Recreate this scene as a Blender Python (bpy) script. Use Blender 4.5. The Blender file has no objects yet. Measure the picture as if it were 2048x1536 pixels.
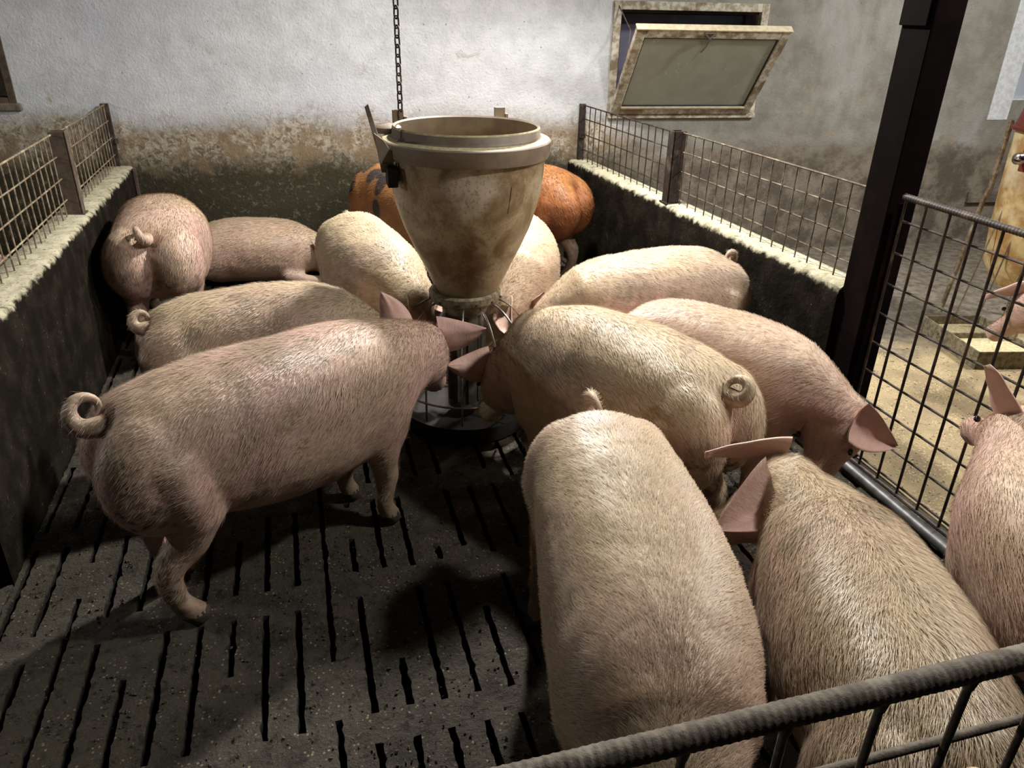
import bpy, bmesh, math, random
import numpy as np
from mathutils import Vector, Matrix, noise, Quaternion

SC = bpy.context.scene
COL = SC.collection
random.seed(7)
RNG = np.random.default_rng(7)

# ------------------------------------------------------------------ camera
cam_d = bpy.data.cameras.new('camera')
cam = bpy.data.objects.new('camera', cam_d)
COL.objects.link(cam)
SC.camera = cam
cam_d.sensor_fit = 'HORIZONTAL'
cam_d.sensor_width = 36.0
cam_d.lens = 36.0 * 1515.0 / 2048.0
cam_d.clip_start = 0.02
_X = Vector((0.964, -0.266, 0.019)); _Y = Vector((-0.103, -0.434, -0.895)); _F = Vector((0.247, 0.861, -0.446))
_F.normalize(); _X = (_X - _F * _X.dot(_F)).normalized(); _U = _X.cross(_F)
M = Matrix(((_X.x, _U.x, -_F.x), (_X.y, _U.y, -_F.y), (_X.z, _U.z, -_F.z))).to_4x4()
M.translation = Vector((0, 0, 1.65))
cam.matrix_world = M

# ------------------------------------------------------------------ world, lights, exposure
w = bpy.data.worlds.new('world'); SC.world = w; w.use_nodes = True
w.node_tree.nodes['Background'].inputs[0].default_value = (0.62, 0.60, 0.62, 1)
w.node_tree.nodes['Background'].inputs[1].default_value = 0.012
SC.view_settings.view_transform = 'Standard'
SC.view_settings.look = 'None'
SC.view_settings.gamma = 1.0
SC.view_settings.use_curve_mapping = False
SC.view_settings.exposure = 0.42


def lamp(name, loc, target, energy, sx, sy, color):
    d = bpy.data.lights.new(name, 'AREA'); d.shape = 'RECTANGLE'
    d.size = sx; d.size_y = sy; d.energy = energy; d.color = color
    o = bpy.data.objects.new(name, d); COL.objects.link(o)
    o.location = loc
    o.rotation_euler = (Vector(target) - Vector(loc)).to_track_quat('-Z', 'Y').to_euler()
    return o


lamp('ceiling_lamp_back', (1.33, 3.95, 2.65), (0.7, 2.4, 0.3), 140, 0.16, 0.16, (1.0, 0.97, 0.92))
lamp('ceiling_lamp_left', (-3.2, 2.9, 1.75), (-1.0, 3.2, 0.7), 14, 0.15, 0.15, (1.0, 0.98, 0.93))
lamp('ceiling_lamp_right', (4.6, 2.6, 3.0), (3.2, 3.0, 0.0), 95, 0.4, 0.4, (1.0, 0.97, 0.90))
lamp('ceiling_lamp_aisle', (2.45, 1.20, 3.2), (0.6, 1.7, 0.3), 52, 0.2, 0.2, (1.0, 0.97, 0.92))

# ------------------------------------------------------------------ node helpers


def mat(name, rough=0.7, metal=0.0, spec=0.5):
    m = bpy.data.materials.new(name); m.use_nodes = True
    b = m.node_tree.nodes['Principled BSDF']
    b.inputs['Roughness'].default_value = rough
    b.inputs['Metallic'].default_value = metal
    b.inputs['Specular IOR Level'].default_value = spec
    return m, m.node_tree, b


class NT:
    def __init__(s, nt): s.nt = nt; s.pos = None
    def n(s, t, **k):
        x = s.nt.nodes.new(t)
        for a, b in k.items(): setattr(x, a, b)
        return x
    def link(s, a, b): s.nt.links.new(a, b)
    def P(s):
        if s.pos is None: s.pos = s.n('ShaderNodeNewGeometry').outputs['Position']
        return s.pos
    def xyz(s, v=None):
        x = s.n('ShaderNodeSeparateXYZ'); s.link(v or s.P(), x.inputs[0]); return x.outputs
    def noise(s, scale, detail=4, rough=0.55, vec=None, dist=0.0, stretch=None):
        v = vec or s.P()
        if stretch:
            mp = s.n('ShaderNodeMapping'); mp.inputs['Scale'].default_value = stretch
            s.link(v, mp.inputs[0]); v = mp.outputs[0]
        x = s.n('ShaderNodeTexNoise'); s.link(v, x.inputs['Vector'])
        x.inputs['Scale'].default_value = scale; x.inputs['Detail'].default_value = detail
        x.inputs['Roughness'].default_value = rough; x.inputs['Distortion'].default_value = dist
        return x.outputs['Fac']
    def math(s, op, a, b=0.0, c=None, clamp=False):
        x = s.n('ShaderNodeMath', operation=op); x.use_clamp = clamp
        for i, v in enumerate((a, b) if c is None else (a, b, c)):
            if hasattr(v, 'links'): s.link(v, x.inputs[i])
            else: x.inputs[i].default_value = v
        return x.outputs[0]
    def ramp(s, v, lo, hi, a=0.0, b=1.0):
        x = s.n('ShaderNodeMapRange'); x.interpolation_type = 'SMOOTHSTEP'
        s.link(v, x.inputs[0])
        for i, q in enumerate((lo, hi, a, b)): x.inputs[i + 1].default_value = q
        return x.outputs[0]
    def mix(s, f, a, b, mode='MIX'):
        x = s.n('ShaderNodeMix', data_type='RGBA', blend_type=mode)
        for i, v in ((0, f), (6, a), (7, b)):
            if hasattr(v, 'links'): s.link(v, x.inputs[i])
            else: x.inputs[i].default_value = v if i == 0 else (*v, 1)
        return x.outputs[2]
    def bump(s, h, strength, dist, bsdf, normal=None):
        x = s.n('ShaderNodeBump'); x.inputs['Strength'].default_value = strength
        x.inputs['Distance'].default_value = dist; s.link(h, x.inputs['Height'])
        if normal is not None: s.link(normal, x.inputs['Normal'])
        s.link(x.outputs[0], bsdf.inputs['Normal']); return x.outputs[0]


def simple(name, c1, c2, scale=20, rough=0.7, metal=0.0, bump=0.3, bd=0.002, c3=None, stretch=None, spec=0.5):
    m, nt, b = mat(name, rough, metal, spec); N = NT(nt)
    f = N.ramp(N.noise(scale, 5, 0.6, stretch=stretch), 0.38, 0.62)
    c = N.mix(f, c1, c2)
    if c3 is not None:
        c = N.mix(N.ramp(N.noise(scale * 0.27, 5, 0.6), 0.5, 0.66), c, c3)
    N.link(c, b.inputs['Base Color'])
    if bump: N.bump(N.noise(scale * 3, 5, 0.6), bump, bd, b)
    return m


# ------------------------------------------------------------------ materials
def m_backwall():
    m, nt, b = mat('old_plaster', 0.85, 0, 0.25); N = NT(nt)
    X, Y, Z = N.xyz()
    big = N.noise(1.6, 6, 0.62); med = N.noise(6, 8, 0.65); fine = N.noise(26, 8, 0.72, dist=0.8)
    nz = N.math('ADD', N.math('MULTIPLY', N.math('SUBTRACT', big, 0.5), 0.55), N.math('MULTIPLY', N.math('SUBTRACT', med, 0.5), 0.75))
    nz = N.math('ADD', nz, N.math('MULTIPLY', N.math('SUBTRACT', fine, 0.5), 0.22))
    zn = N.math('ADD', Z, N.math('MULTIPLY', nz, 0.42))
    right = N.ramp(X, 2.0, 2.5)
    white = N.mix(N.ramp(med, 0.3, 0.7), (0.72, 0.74, 0.77), (0.55, 0.565, 0.585))
    white = N.mix(N.ramp(N.noise(0.9, 3, 0.5), 0.5, 0.7), white, (0.60, 0.62, 0.68))
    grey = N.mix(N.ramp(med, 0.35, 0.65), (0.30, 0.29, 0.26), (0.22, 0.205, 0.18))
    grey = N.mix(N.ramp(N.noise(2.2, 6, 0.6, stretch=(1, 1, 0.45)), 0.5, 0.68), grey, (0.36, 0.355, 0.335))
    up = N.mix(right, white, grey)
    spl = N.math('MULTIPLY', N.ramp(N.noise(4.5, 8, 0.72, dist=0.6), 0.60, 0.68), N.ramp(Z, 1.75, 1.05))
    up = N.mix(N.math('MULTIPLY', spl, 0.75), up, (0.34, 0.27, 0.175))
    up = N.mix(N.math('MULTIPLY', N.ramp(N.noise(48, 6, 0.75), 0.60, 0.68), 0.5), up, (0.30, 0.29, 0.27))
    # yellow-brown splashed band
    brn = N.mix(N.ramp(fine, 0.38, 0.62), (0.19, 0.14, 0.085), (0.50, 0.45, 0.36))
    brn = N.mix(N.ramp(med, 0.42, 0.62), brn, (0.24, 0.175, 0.105))
    brn = N.mix(right, brn, N.mix(N.ramp(med, 0.4, 0.6), (0.15, 0.115, 0.085), (0.27, 0.24, 0.195)))
    lim = N.math('SUBTRACT', N.math('MULTIPLY', right, -0.22), 0.0)
    zb = N.math('SUBTRACT', zn, lim)
    c = N.mix(N.ramp(zb, 0.88, 1.08), brn, up)
    drk = N.mix(N.ramp(fine, 0.53, 0.70), (0.045, 0.038, 0.022), (0.19, 0.165, 0.11))
    drk = N.mix(right, drk, N.mix(N.ramp(N.noise(5, 8, 0.7), 0.4, 0.62), (0.11, 0.09, 0.072), (0.24, 0.205, 0.165)))
    c = N.mix(N.ramp(zn, 0.62, 0.84), drk, c)
    # thin scratches / spots
    v = N.n('ShaderNodeTexVoronoi', feature='DISTANCE_TO_EDGE'); v.inputs['Scale'].default_value = 2.3
    mp = N.n('ShaderNodeVectorMath', operation='ADD')
    nn = N.n('ShaderNodeTexNoise'); N.link(N.P(), nn.inputs['Vector']); nn.inputs['Scale'].default_value = 3.0; nn.inputs['Detail'].default_value = 4
    N.link(N.P(), mp.inputs[0]); N.link(nn.outputs['Color'], mp.inputs[1]); N.link(mp.outputs[0], v.inputs['Vector'])
    crack = N.math('MULTIPLY', N.ramp(v.outputs['Distance'], 0.001, 0.004, 1, 0), N.ramp(N.noise(2.5, 3), 0.55, 0.68))
    c = N.mix(N.math('MULTIPLY', crack, 0.55), c, (0.16, 0.12, 0.08))
    v2 = N.n('ShaderNodeTexVoronoi'); v2.inputs['Scale'].default_value = 15; N.link(N.P(), v2.inputs['Vector'])
    spot = N.math('MULTIPLY', N.ramp(v2.outputs['Distance'], 0.04, 0.10, 1, 0), N.ramp(N.noise(5, 2), 0.5, 0.56))
    c = N.mix(N.math('MULTIPLY', spot, 0.7), c, (0.14, 0.11, 0.08))
    N.link(c, b.inputs['Base Color'])
    h = N.math('ADD', N.noise(60, 8, 0.66), N.math('MULTIPLY', N.noise(11, 4, 0.5), 0.6))
    N.bump(h, 0.6, 0.010, b)
    return m


def m_penwall():
    m, nt, b = mat('dirty_concrete', 0.9, 0, 0.06); N = NT(nt)
    X, Y, Z = N.xyz(); fine = N.noise(60, 6, 0.65); med = N.noise(8, 7, 0.6)
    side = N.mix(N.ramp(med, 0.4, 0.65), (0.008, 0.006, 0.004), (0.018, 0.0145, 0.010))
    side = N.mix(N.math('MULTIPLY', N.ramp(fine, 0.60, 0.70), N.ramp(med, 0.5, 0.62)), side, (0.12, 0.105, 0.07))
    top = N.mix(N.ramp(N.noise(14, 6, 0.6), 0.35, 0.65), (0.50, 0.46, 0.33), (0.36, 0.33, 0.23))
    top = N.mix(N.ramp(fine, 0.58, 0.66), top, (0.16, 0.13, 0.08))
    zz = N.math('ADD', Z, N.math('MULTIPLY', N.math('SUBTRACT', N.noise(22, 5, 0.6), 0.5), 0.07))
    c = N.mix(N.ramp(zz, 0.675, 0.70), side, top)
    N.link(c, b.inputs['Base Color'])
    N.bump(N.noise(30, 8, 0.65), 0.7, 0.012, b)
    return m


def m_slats():
    m, nt, b = mat('slatted_concrete', 0.6, 0, 0.35); N = NT(nt)
    X, Y, Z = N.xyz(); fine = N.noise(110, 6, 0.7); med = N.noise(9, 7, 0.65); big = N.noise(1.7, 4, 0.5)
    c = N.mix(N.ramp(med, 0.35, 0.65), (0.115, 0.096, 0.072), (0.063, 0.052, 0.038))
    c = N.mix(N.ramp(big, 0.45, 0.65), c, (0.105, 0.090, 0.062))
    c = N.mix(N.math('MULTIPLY', N.ramp(fine, 0.56, 0.7), 0.65), c, (0.24, 0.21, 0.155))
    c = N.mix(N.ramp(N.noise(26, 6, 0.7), 0.52, 0.66), c, (0.035, 0.027, 0.019))
    v = N.n('ShaderNodeTexVoronoi'); v.inputs['Scale'].default_value = 62; N.link(N.P(), v.inputs['Vector'])
    pel = N.math('MULTIPLY', N.ramp(v.outputs['Distance'], 0.16, 0.24, 1, 0), N.ramp(N.noise(14, 3), 0.48, 0.56))
    c = N.mix(pel, c, (0.38, 0.33, 0.20))
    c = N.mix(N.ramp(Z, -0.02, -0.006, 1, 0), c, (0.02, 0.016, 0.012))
    N.link(c, b.inputs['Base Color'])
    wet = N.ramp(X, 0.95, 1.15)
    N.link(N.math('SUBTRACT', N.ramp(med, 0.3, 0.7, 0.5, 0.85), N.math('MULTIPLY', wet, 0.22)), b.inputs['Roughness'])
    N.bump(N.math('ADD', N.noise(45, 8, 0.7), N.math('MULTIPLY', fine, 0.7)), 1.0, 0.022, b)
    return m


def m_outfloor():
    m, nt, b = mat('feed_strewn_floor', 0.8, 0, 0.3); N = NT(nt)
    fine = N.noise(90, 5, 0.7); med = N.noise(5, 6, 0.6); X, Y, Z = N.xyz()
    c = N.mix(N.ramp(med, 0.35, 0.65), (0.36, 0.28, 0.16), (0.24, 0.185, 0.11))
    near = N.ramp(N.math('ADD', Y, N.math('MULTIPLY', med, 0.8)), 3.3, 3.8)
    c = N.mix(near, c, N.mix(N.ramp(N.noise(16, 5), 0.4, 0.6), (0.13, 0.105, 0.08), (0.20, 0.175, 0.14)))
    v = N.n('ShaderNodeTexVoronoi'); v.inputs['Scale'].default_value = 75; N.link(N.P(), v.inputs['Vector'])
    pel = N.math('MULTIPLY', N.ramp(v.outputs['Distance'], 0.2, 0.35, 1, 0), N.ramp(N.noise(6, 4), 0.44, 0.52))
    c = N.mix(N.math('MULTIPLY', pel, N.math('SUBTRACT', 1.0, near)), c, (0.50, 0.40, 0.21))
    c = N.mix(N.ramp(N.noise(34, 4, 0.6), 0.6, 0.68), c, (0.05, 0.04, 0.03))
    N.link(c, b.inputs['Base Color'])
    N.bump(N.math('ADD', fine, med), 0.7, 0.008, b)
    return m


def m_hopper():
    m, nt, b = mat('stained_translucent_plastic', 0.42, 0, 0.5); N = NT(nt)
    X, Y, Z = N.xyz(); med = N.noise(7, 7, 0.62, dist=0.4); fine = N.noise(80, 5, 0.7); big = N.noise(3.0, 4, 0.5)
    c = N.mix(N.ramp(med, 0.38, 0.62), (0.34, 0.27, 0.16), (0.15, 0.095, 0.042))
    pale = N.math('MULTIPLY', N.ramp(big, 0.47, 0.62), N.ramp(Z, 0.8, 1.0))
    c = N.mix(N.math('MULTIPLY', pale, 0.8), c, (0.56, 0.50, 0.40))
    c = N.mix(N.math('MULTIPLY', N.ramp(fine, 0.5, 0.66), 0.7), c, (0.14, 0.085, 0.035))
    c = N.mix(N.ramp(N.math('ADD', Z, N.math('MULTIPLY', med, 0.12)), 0.62, 0.76, 0.65, 0.0), c, (0.17, 0.125, 0.065))
    N.link(c, b.inputs['Base Color'])
    N.bump(N.math('ADD', med, N.math('MULTIPLY', fine, 0.4)), 0.25, 0.004, b)
    return m


def m_pane():
    m, nt, b = mat('dirty_window_glass', 0.22, 0, 0.6); N = NT(nt)
    c = N.mix(N.ramp(N.noise(5, 6, 0.6), 0.35, 0.65), (0.34, 0.35, 0.28), (0.40, 0.41, 0.34))
    c = N.mix(N.ramp(N.noise(14, 7, 0.7, dist=1.5), 0.62, 0.70), c, (0.55, 0.55, 0.48))
    N.link(c, b.inputs['Base Color'])
    b.inputs['Transmission Weight'].default_value = 0.12
    return m


MT = {}
MT['wall'] = m_backwall(); MT['pen'] = m_penwall(); MT['slat'] = m_slats(); MT['out'] = m_outfloor()
MT['hopper'] = m_hopper(); MT['pane'] = m_pane()
MT['rail'] = simple('dusty_rusty_steel', (0.24, 0.18, 0.115), (0.12, 0.085, 0.055), 45, 0.75, 0.2, 0.5, 0.002, (0.36, 0.30, 0.20))
MT['darkrail'] = simple('dark_rusty_steel', (0.034, 0.023, 0.017), (0.018, 0.012, 0.009), 45, 0.6, 0.2, 0.5, 0.002, (0.09, 0.065, 0.045))
MT['midrail'] = simple('brown_rusty_steel', (0.12, 0.085, 0.055), (0.06, 0.042, 0.028), 45, 0.7, 0.2, 0.5, 0.002, (0.22, 0.175, 0.12))
MT['frontrail'] = simple('dusty_rebar_steel', (0.13, 0.105, 0.078), (0.075, 0.058, 0.042), 60, 0.75, 0.2, 0.6, 0.002, (0.18, 0.155, 0.12))
MT['post'] = simple('black_painted_steel', (0.005, 0.003, 0.003), (0.003, 0.002, 0.002), 12, 0.9, 0.0, 0.3, 0.002, (0.009, 0.005, 0.004), spec=0.04)
MT['angle'] = simple('brown_angle_iron', (0.13, 0.095, 0.07), (0.085, 0.06, 0.045), 25, 0.65, 0.3, 0.4, 0.002, (0.20, 0.16, 0.12))
MT['rim'] = simple('brown_plastic_rim', (0.155, 0.115, 0.08), (0.20, 0.155, 0.11), 12, 0.55, 0, 0.2, 0.001, (0.24, 0.20, 0.14))
MT['dust'] = simple('feed_dust', (0.55, 0.48, 0.29), (0.40, 0.34, 0.20), 60, 0.9, 0, 0.7, 0.003)
MT['inner'] = simple('inner_plastic', (0.26, 0.20, 0.09), (0.20, 0.15, 0.065), 9, 0.6, 0, 0.2)
MT['steel'] = simple('worn_stainless_steel', (0.55, 0.53, 0.50), (0.36, 0.32, 0.27), 30, 0.28, 0.95, 0.15, 0.001)
MT['tube'] = simple('greasy_grey_steel', (0.16, 0.145, 0.12), (0.09, 0.078, 0.06), 22, 0.5, 0.5, 0.3, 0.001, (0.22, 0.2, 0.17))
MT['ring'] = simple('crusted_cast_ring', (0.26, 0.22, 0.14), (0.13, 0.105, 0.065), 40, 0.75, 0.1, 0.6, 0.003)
MT['black'] = simple('black_iron', (0.022, 0.017, 0.013), (0.012, 0.010, 0.008), 20, 0.85, 0.0, 0.3)
MT['frame'] = simple('dirty_white_wood', (0.60, 0.56, 0.47), (0.34, 0.28, 0.19), 28, 0.7, 0, 0.5, 0.003, (0.20, 0.14, 0.085))
MT['sashtop'] = simple('dusty_cream_wood', (0.62, 0.54, 0.38), (0.50, 0.42, 0.28), 30, 0.8, 0, 0.4, 0.002)
MT['jamb'] = simple('brown_rotten_wood', (0.10, 0.07, 0.045), (0.055, 0.038, 0.025), 18, 0.8, 0, 0.5, 0.003)
MT['night'] = simple('slate_blue_outer_glass', (0.20, 0.195, 0.27), (0.16, 0.16, 0.23), 3, 0.16, 0, 0)
MT['gasket'] = simple('black_gasket', (0.02, 0.022, 0.025), (0.03, 0.03, 0.03), 20, 0.6, 0, 0)
MT['wood'] = simple('weathered_wood', (0.17, 0.135, 0.10), (0.10, 0.075, 0.055), 22, 0.85, 0, 0.6, 0.003, (0.24, 0.2, 0.15), stretch=(3, 3, 0.5))
MT['maroon'] = simple('maroon_plastic', (0.16, 0.028, 0.022), (0.12, 0.02, 0.018), 14, 0.42, 0, 0.1)
MT['domewhite'] = simple('cream_plastic', (0.66, 0.60, 0.50), (0.58, 0.52, 0.42), 8, 0.4, 0, 0.1)
MT['amber'] = simple('amber_feed_barrel', (0.62, 0.48, 0.24), (0.36, 0.20, 0.07), 9, 0.45, 0, 0.2, 0.002, (0.66, 0.58, 0.40))
MT['chrome'] = simple('chromed_steel', (0.5, 0.46, 0.44), (0.35, 0.3, 0.28), 15, 0.2, 1.0, 0)
MT['reveal'] = simple('whitewashed_reveal', (0.72, 0.75, 0.80), (0.58, 0.60, 0.64), 30, 0.85, 0, 0.6, 0.004)
MT['galv'] = simple('dull_galvanised_pipe', (0.13, 0.13, 0.13), (0.085, 0.085, 0.085), 25, 0.5, 0.5, 0.2)
MT['eye'] = simple('dark_eye', (0.01, 0.007, 0.005), (0.01, 0.007, 0.005), 5, 0.1, 0, 0)

# ------------------------------------------------------------------ mesh helpers


def link_mesh(name, verts, faces, m, parent=None, smooth=False, loc=None):
    me = bpy.data.meshes.new(name)
    me.from_pydata([tuple(v) for v in verts], [], faces)
    if smooth: me.shade_smooth()
    mats = m if isinstance(m, (list, tuple)) else [m]
    for q in mats: me.materials.append(q)
    o = bpy.data.objects.new(name, me); COL.objects.link(o)
    if parent is not None: o.parent = parent
    if loc is not None: o.location = loc
    return o


class MB:
    """collects closed shapes, then links them as one mesh object"""
    def __init__(s): s.v = []; s.f = []; s.mi = []
    def add(s, v, f, mi=0):
        k = len(s.v); s.v += [Vector(p) for p in v]; s.f += [tuple(i + k for i in q) for q in f]; s.mi += [mi] * len(f)
    def box(s, a, b, mi=0, mtx=None):
        x0, y0, z0 = a; x1, y1, z1 = b
        v = [Vector(p) for p in ((x0, y0, z0), (x1, y0, z0), (x1, y1, z0), (x0, y1, z0), (x0, y0, z1), (x1, y0, z1), (x1, y1, z1), (x0, y1, z1))]
        if mtx is not None: v = [mtx @ p for p in v]
        s.add(v, [(3, 2, 1, 0), (4, 5, 6, 7), (0, 1, 5, 4), (1, 2, 6, 5), (2, 3, 7, 6), (3, 0, 4, 7)], mi)
    def tube(s, pts, r, n=8, mi=0, closed=False):
        pts = [Vector(p) for p in pts]; m = len(pts)
        rs = r if isinstance(r, (list, tuple)) else [r] * m
        v = []; prev = None
        for i, p in enumerate(pts):
            if closed: t = (pts[(i + 1) % m] - pts[i - 1]).normalized()
            else: t = (pts[min(i + 1, m - 1)] - pts[max(i - 1, 0)]).normalized()
            if prev is None:
                a = Vector((0, 0, 1)) if abs(t.z) < 0.9 else Vector((1, 0, 0))
                prev = t.cross(a).normalized()
            prev = (prev - t * prev.dot(t)).normalized(); q = t.cross(prev)
            for k in range(n):
                an = 2 * math.pi * k / n
                v.append(p + (prev * math.cos(an) + q * math.sin(an)) * rs[i])
        f = []
        for i in range(m if closed else m - 1):
            j = (i + 1) % m
            for k in range(n):
                f.append((i * n + k, i * n + (k + 1) % n, j * n + (k + 1) % n, j * n + k))
        if not closed:
            f.append(tuple(range(n))[::-1]); f.append(tuple((m - 1) * n + k for k in range(n)))
        s.add(v, f, mi)
    def lathe(s, prof, c, n=48, mi=0, closed=True, mis=None):
        v = []
        for r, z in prof:
            for k in range(n):
                an = 2 * math.pi * k / n
                v.append((c[0] + r * math.cos(an), c[1] + r * math.sin(an), c[2] + z))
        m = len(prof)
        for i in range(m if closed else m - 1):
            j = (i + 1) % m
            base = len(s.v) if i == 0 else base
            if i == 0: s.v += [Vector(p) for p in v]
            for k in range(n):
                s.f.append((base + i * n + k, base + i * n + (k + 1) % n, base + j * n + (k + 1) % n, base + j * n + k))
                s.mi.append(mis[i] if mis else mi)
    def build(s, name, m, parent=None, smooth=False, bevel=0.0, auto=True):
        o = link_mesh(name, s.v, s.f, m, parent, False)
        o.data.polygons.foreach_set('material_index', s.mi)
        bm = bmesh.new(); bm.from_mesh(o.data); bmesh.ops.recalc_face_normals(bm, faces=bm.faces); bm.to_mesh(o.data); bm.free()
        if smooth:
            o.data.shade_smooth()
            if auto: o.data.set_sharp_from_angle(angle=math.radians(42))
        if bevel:
            b = o.modifiers.new('bevel', 'BEVEL'); b.width = bevel; b.segments = 2; b.limit_method = 'ANGLE'
        return o


def empty(name, loc=(0, 0, 0), rz=0.0):
    o = bpy.data.objects.new(name, None); COL.objects.link(o); o.location = loc; o.rotation_euler = (0, 0, rz)
    o.empty_display_size = 0.1
    return o


def tag(o, label, cat, group=None):
    o['label'] = label; o['category'] = cat
    if group: o['group'] = group
    return o


def struct(o): o['kind'] = 'structure'; return o


def nz(p, s): return noise.noise(Vector(p) * s)


# ------------------------------------------------------------------ floor of the pen: real slots through the slab
PX0, PX1, PY0, PY1 = -0.985, 2.02, -0.1, 5.40
STEP = 0.0155
PITCH = 0.0925
nx = int((PX1 - PX0) / STEP); ny = int((PY1 - PY0) / STEP)
xs = np.linspace(PX0, PX1, nx + 1); ys = np.linspace(PY0, PY1, ny + 1)


def slot_edges():
    cx = []
    k = -12
    while True:
        x = -0.776 + k * PITCH
        if x > PX1: break
        if x > PX0: cx.append((x, k % 8 == 0, k))
        k += 1
    return cx


SL = slot_edges()
# snap grid columns to slot edges so slots have crisp, slightly ragged sides
xl = []
for (x, joint, k) in SL:
    hw = 0.0098 if not joint else 0.0085
    xl += [x - hw, x + hw]
cols = [PX0] + [x for x in xl if PX0 < x < PX1] + [PX1]
xg = []
for a, b in zip(cols[:-1], cols[1:]):
    n = max(1, int(round((b - a) / STEP)))
    xg += [a + (b - a) * i / n for i in range(n)]
xg.append(PX1); xs = np.array(xg); nx = len(xs) - 1
hole = np.zeros((ny, nx), bool)
yc = (ys[:-1] + ys[1:]) / 2
for (x, joint, k) in SL:
    cc = [i for i in range(nx) if abs((xs[i] + xs[i + 1]) / 2 - x) < 0.0115]
    panel = (k // 8)
    for j, y in enumerate(yc):
        row = (y - 0.02 * panel + 4 * 1.06 - 2.42) % 1.06      # 1.06 m long slabs
        if joint: open_ = True
        else:
            open_ = 0.05 < row < 0.49 or 0.60 < row < 1.01
            row2 = nz((k * 3.1, y * 2.0, 4.0), 1.0)
            if row2 > 0.30: open_ = False        # muck-filled lengths
        if joint and nz((k * 5.1, y * 3.0, 1.0), 1.0) > 0.35: open_ = False
        if open_:
            for i in cc: hole[j, i] = True
V = np.zeros(((ny + 1), (nx + 1), 3))
for j, y in enumerate(ys):
    for i, x in enumerate(xs):
        n1 = noise.noise(Vector((x * 34, y * 34, 0))); n2 = noise.noise(Vector((x * 9, y * 9, 3)))
        n3 = noise.noise(Vector((x * 75, y * 75, 7)))
        z = 0.0028 * n1 + 0.003 * n2 + 0.0022 * n3 - 0.006
        cl = noise.noise(Vector((x * 17, y * 17, 9)))
        if cl > 0.30: z += (cl - 0.30) * 0.030
        V[j, i] = (x + 0.0045 * noise.noise(Vector((x * 60, y * 30, 1))) + 0.005 * noise.noise(Vector((x * 60, y * 80, 2))), y + 0.003 * n3, z)
idx = lambda j, i: j * (nx + 1) + i
faces = [(idx(j, i), idx(j, i + 1), idx(j + 1, i + 1), idx(j + 1, i)) for j in range(ny) for i in range(nx) if not hole[j, i]]
bm = bmesh.new()
me = bpy.data.meshes.new('floor'); me.from_pydata(V.reshape(-1, 3).tolist(), [], faces); bm.from_mesh(me)
bmesh.ops.delete(bm, geom=[v for v in bm.verts if not v.link_faces], context='VERTS')
edges = [e for e in bm.edges if e.is_boundary]
r = bmesh.ops.extrude_edge_only(bm, edges=edges)
vs = [g for g in r['geom'] if isinstance(g, bmesh.types.BMVert)]
for v in vs: v.co.z -= 0.11
bm.to_mesh(me); bm.free()
me.materials.append(MT['slat'])
me.shade_smooth(); me.set_sharp_from_angle(angle=math.radians(50))
floor = bpy.data.objects.new('floor', me); COL.objects.link(floor); struct(floor)
b = MB(); b.box((PX0, PY0, -0.65), (PX1, PY1, -0.6)); struct(b.build('trim_1', MT['black']))      # manure pit below the slots

# spilt feed and crumbs of muck on the slats
def crumbs(name, n, x0, x1, y0, y1, rmin, rmax, m, lab, cat_, zf, seed, dens):
    rg = random.Random(seed); v = []; f = []
    bx = [(1, 0, 0), (-1, 0, 0), (0, 1, 0), (0, -1, 0), (0, 0, 1), (0, 0, -1)]; fx = [(0, 2, 4), (2, 1, 4), (1, 3, 4), (3, 0, 4), (2, 0, 5), (1, 2, 5), (3, 1, 5), (0, 3, 5)]
    k = 0
    while k < n:
        x = rg.uniform(x0, x1); y = y0 + (y1 - y0) * rg.random() ** 1.3
        if noise.noise(Vector((x * 5, y * 5, seed))) + 0.3 * rg.random() < dens: continue
        near = min(abs(x - q[0]) for q in SL) if zf else 1
        if near < 0.014 and not (noise.noise(Vector((x * 40, y * 14, 2))) > 0.3): continue
        r = rmin + (rmax - rmin) * rg.random() ** 3; k += 1
        rot = Matrix.Rotation(rg.random() * 6.28, 3, 'Z') @ Matrix.Rotation(rg.random() * 3, 3, 'X'); b0 = len(v)
        z = -0.005 + r * 0.4 if zf else r * 0.5
        for p in bx: v.append(rot @ Vector((p[0] * r * rg.uniform(.7, 1.4), p[1] * r * rg.uniform(.6, 1.1), p[2] * r * rg.uniform(.5, .9))) + Vector((x, y, z)))
        f += [tuple(i + b0 for i in q) for q in fx]
    o = link_mesh(name, v, f, m); tag(o, lab, cat_); o['kind'] = 'stuff'; return o
MT['muck'] = simple('dark_muck', (0.075, 0.060, 0.043), (0.04, 0.031, 0.022), 60, 0.8, 0, 0.4)
crumbs('muck_crumbs', 9000, -0.96, 1.95, 0.5, 3.2, 0.0014, 0.0065, MT['muck'], 'dark crumbs of muck strewn over the slatted floor', 'muck', True, 3, 0.02)
crumbs('feed_crumbs', 2600, -0.96, 1.95, 0.5, 3.2, 0.0010, 0.0024, MT['dust'], 'small yellow feed grains scattered over the slatted floor', 'feed grains', True, 5, 0.05)
crumbs('feed_grains', 5000, 2.2, 4.0, 1.2, 3.1, 0.0015, 0.0045, MT['dust'], 'yellow feed grains on the floor outside the mesh gate by the trough', 'feed grains', False, 8, -0.1)

# floors of the neighbouring pens
b = MB(); b.box((2.13, -1.0, -0.12), (8.0, 5.5, 0.0)); o = struct(b.build('floor_right', MT['out']))
b = MB(); b.box((-4.2, -0.5, -0.12), (-1.17, 5.8, 0.0)); b.box((-1.17, -0.5, -0.12), (-0.987, 2.19, -0.004)); o = struct(b.build('floor_left', MT['slat']))

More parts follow.
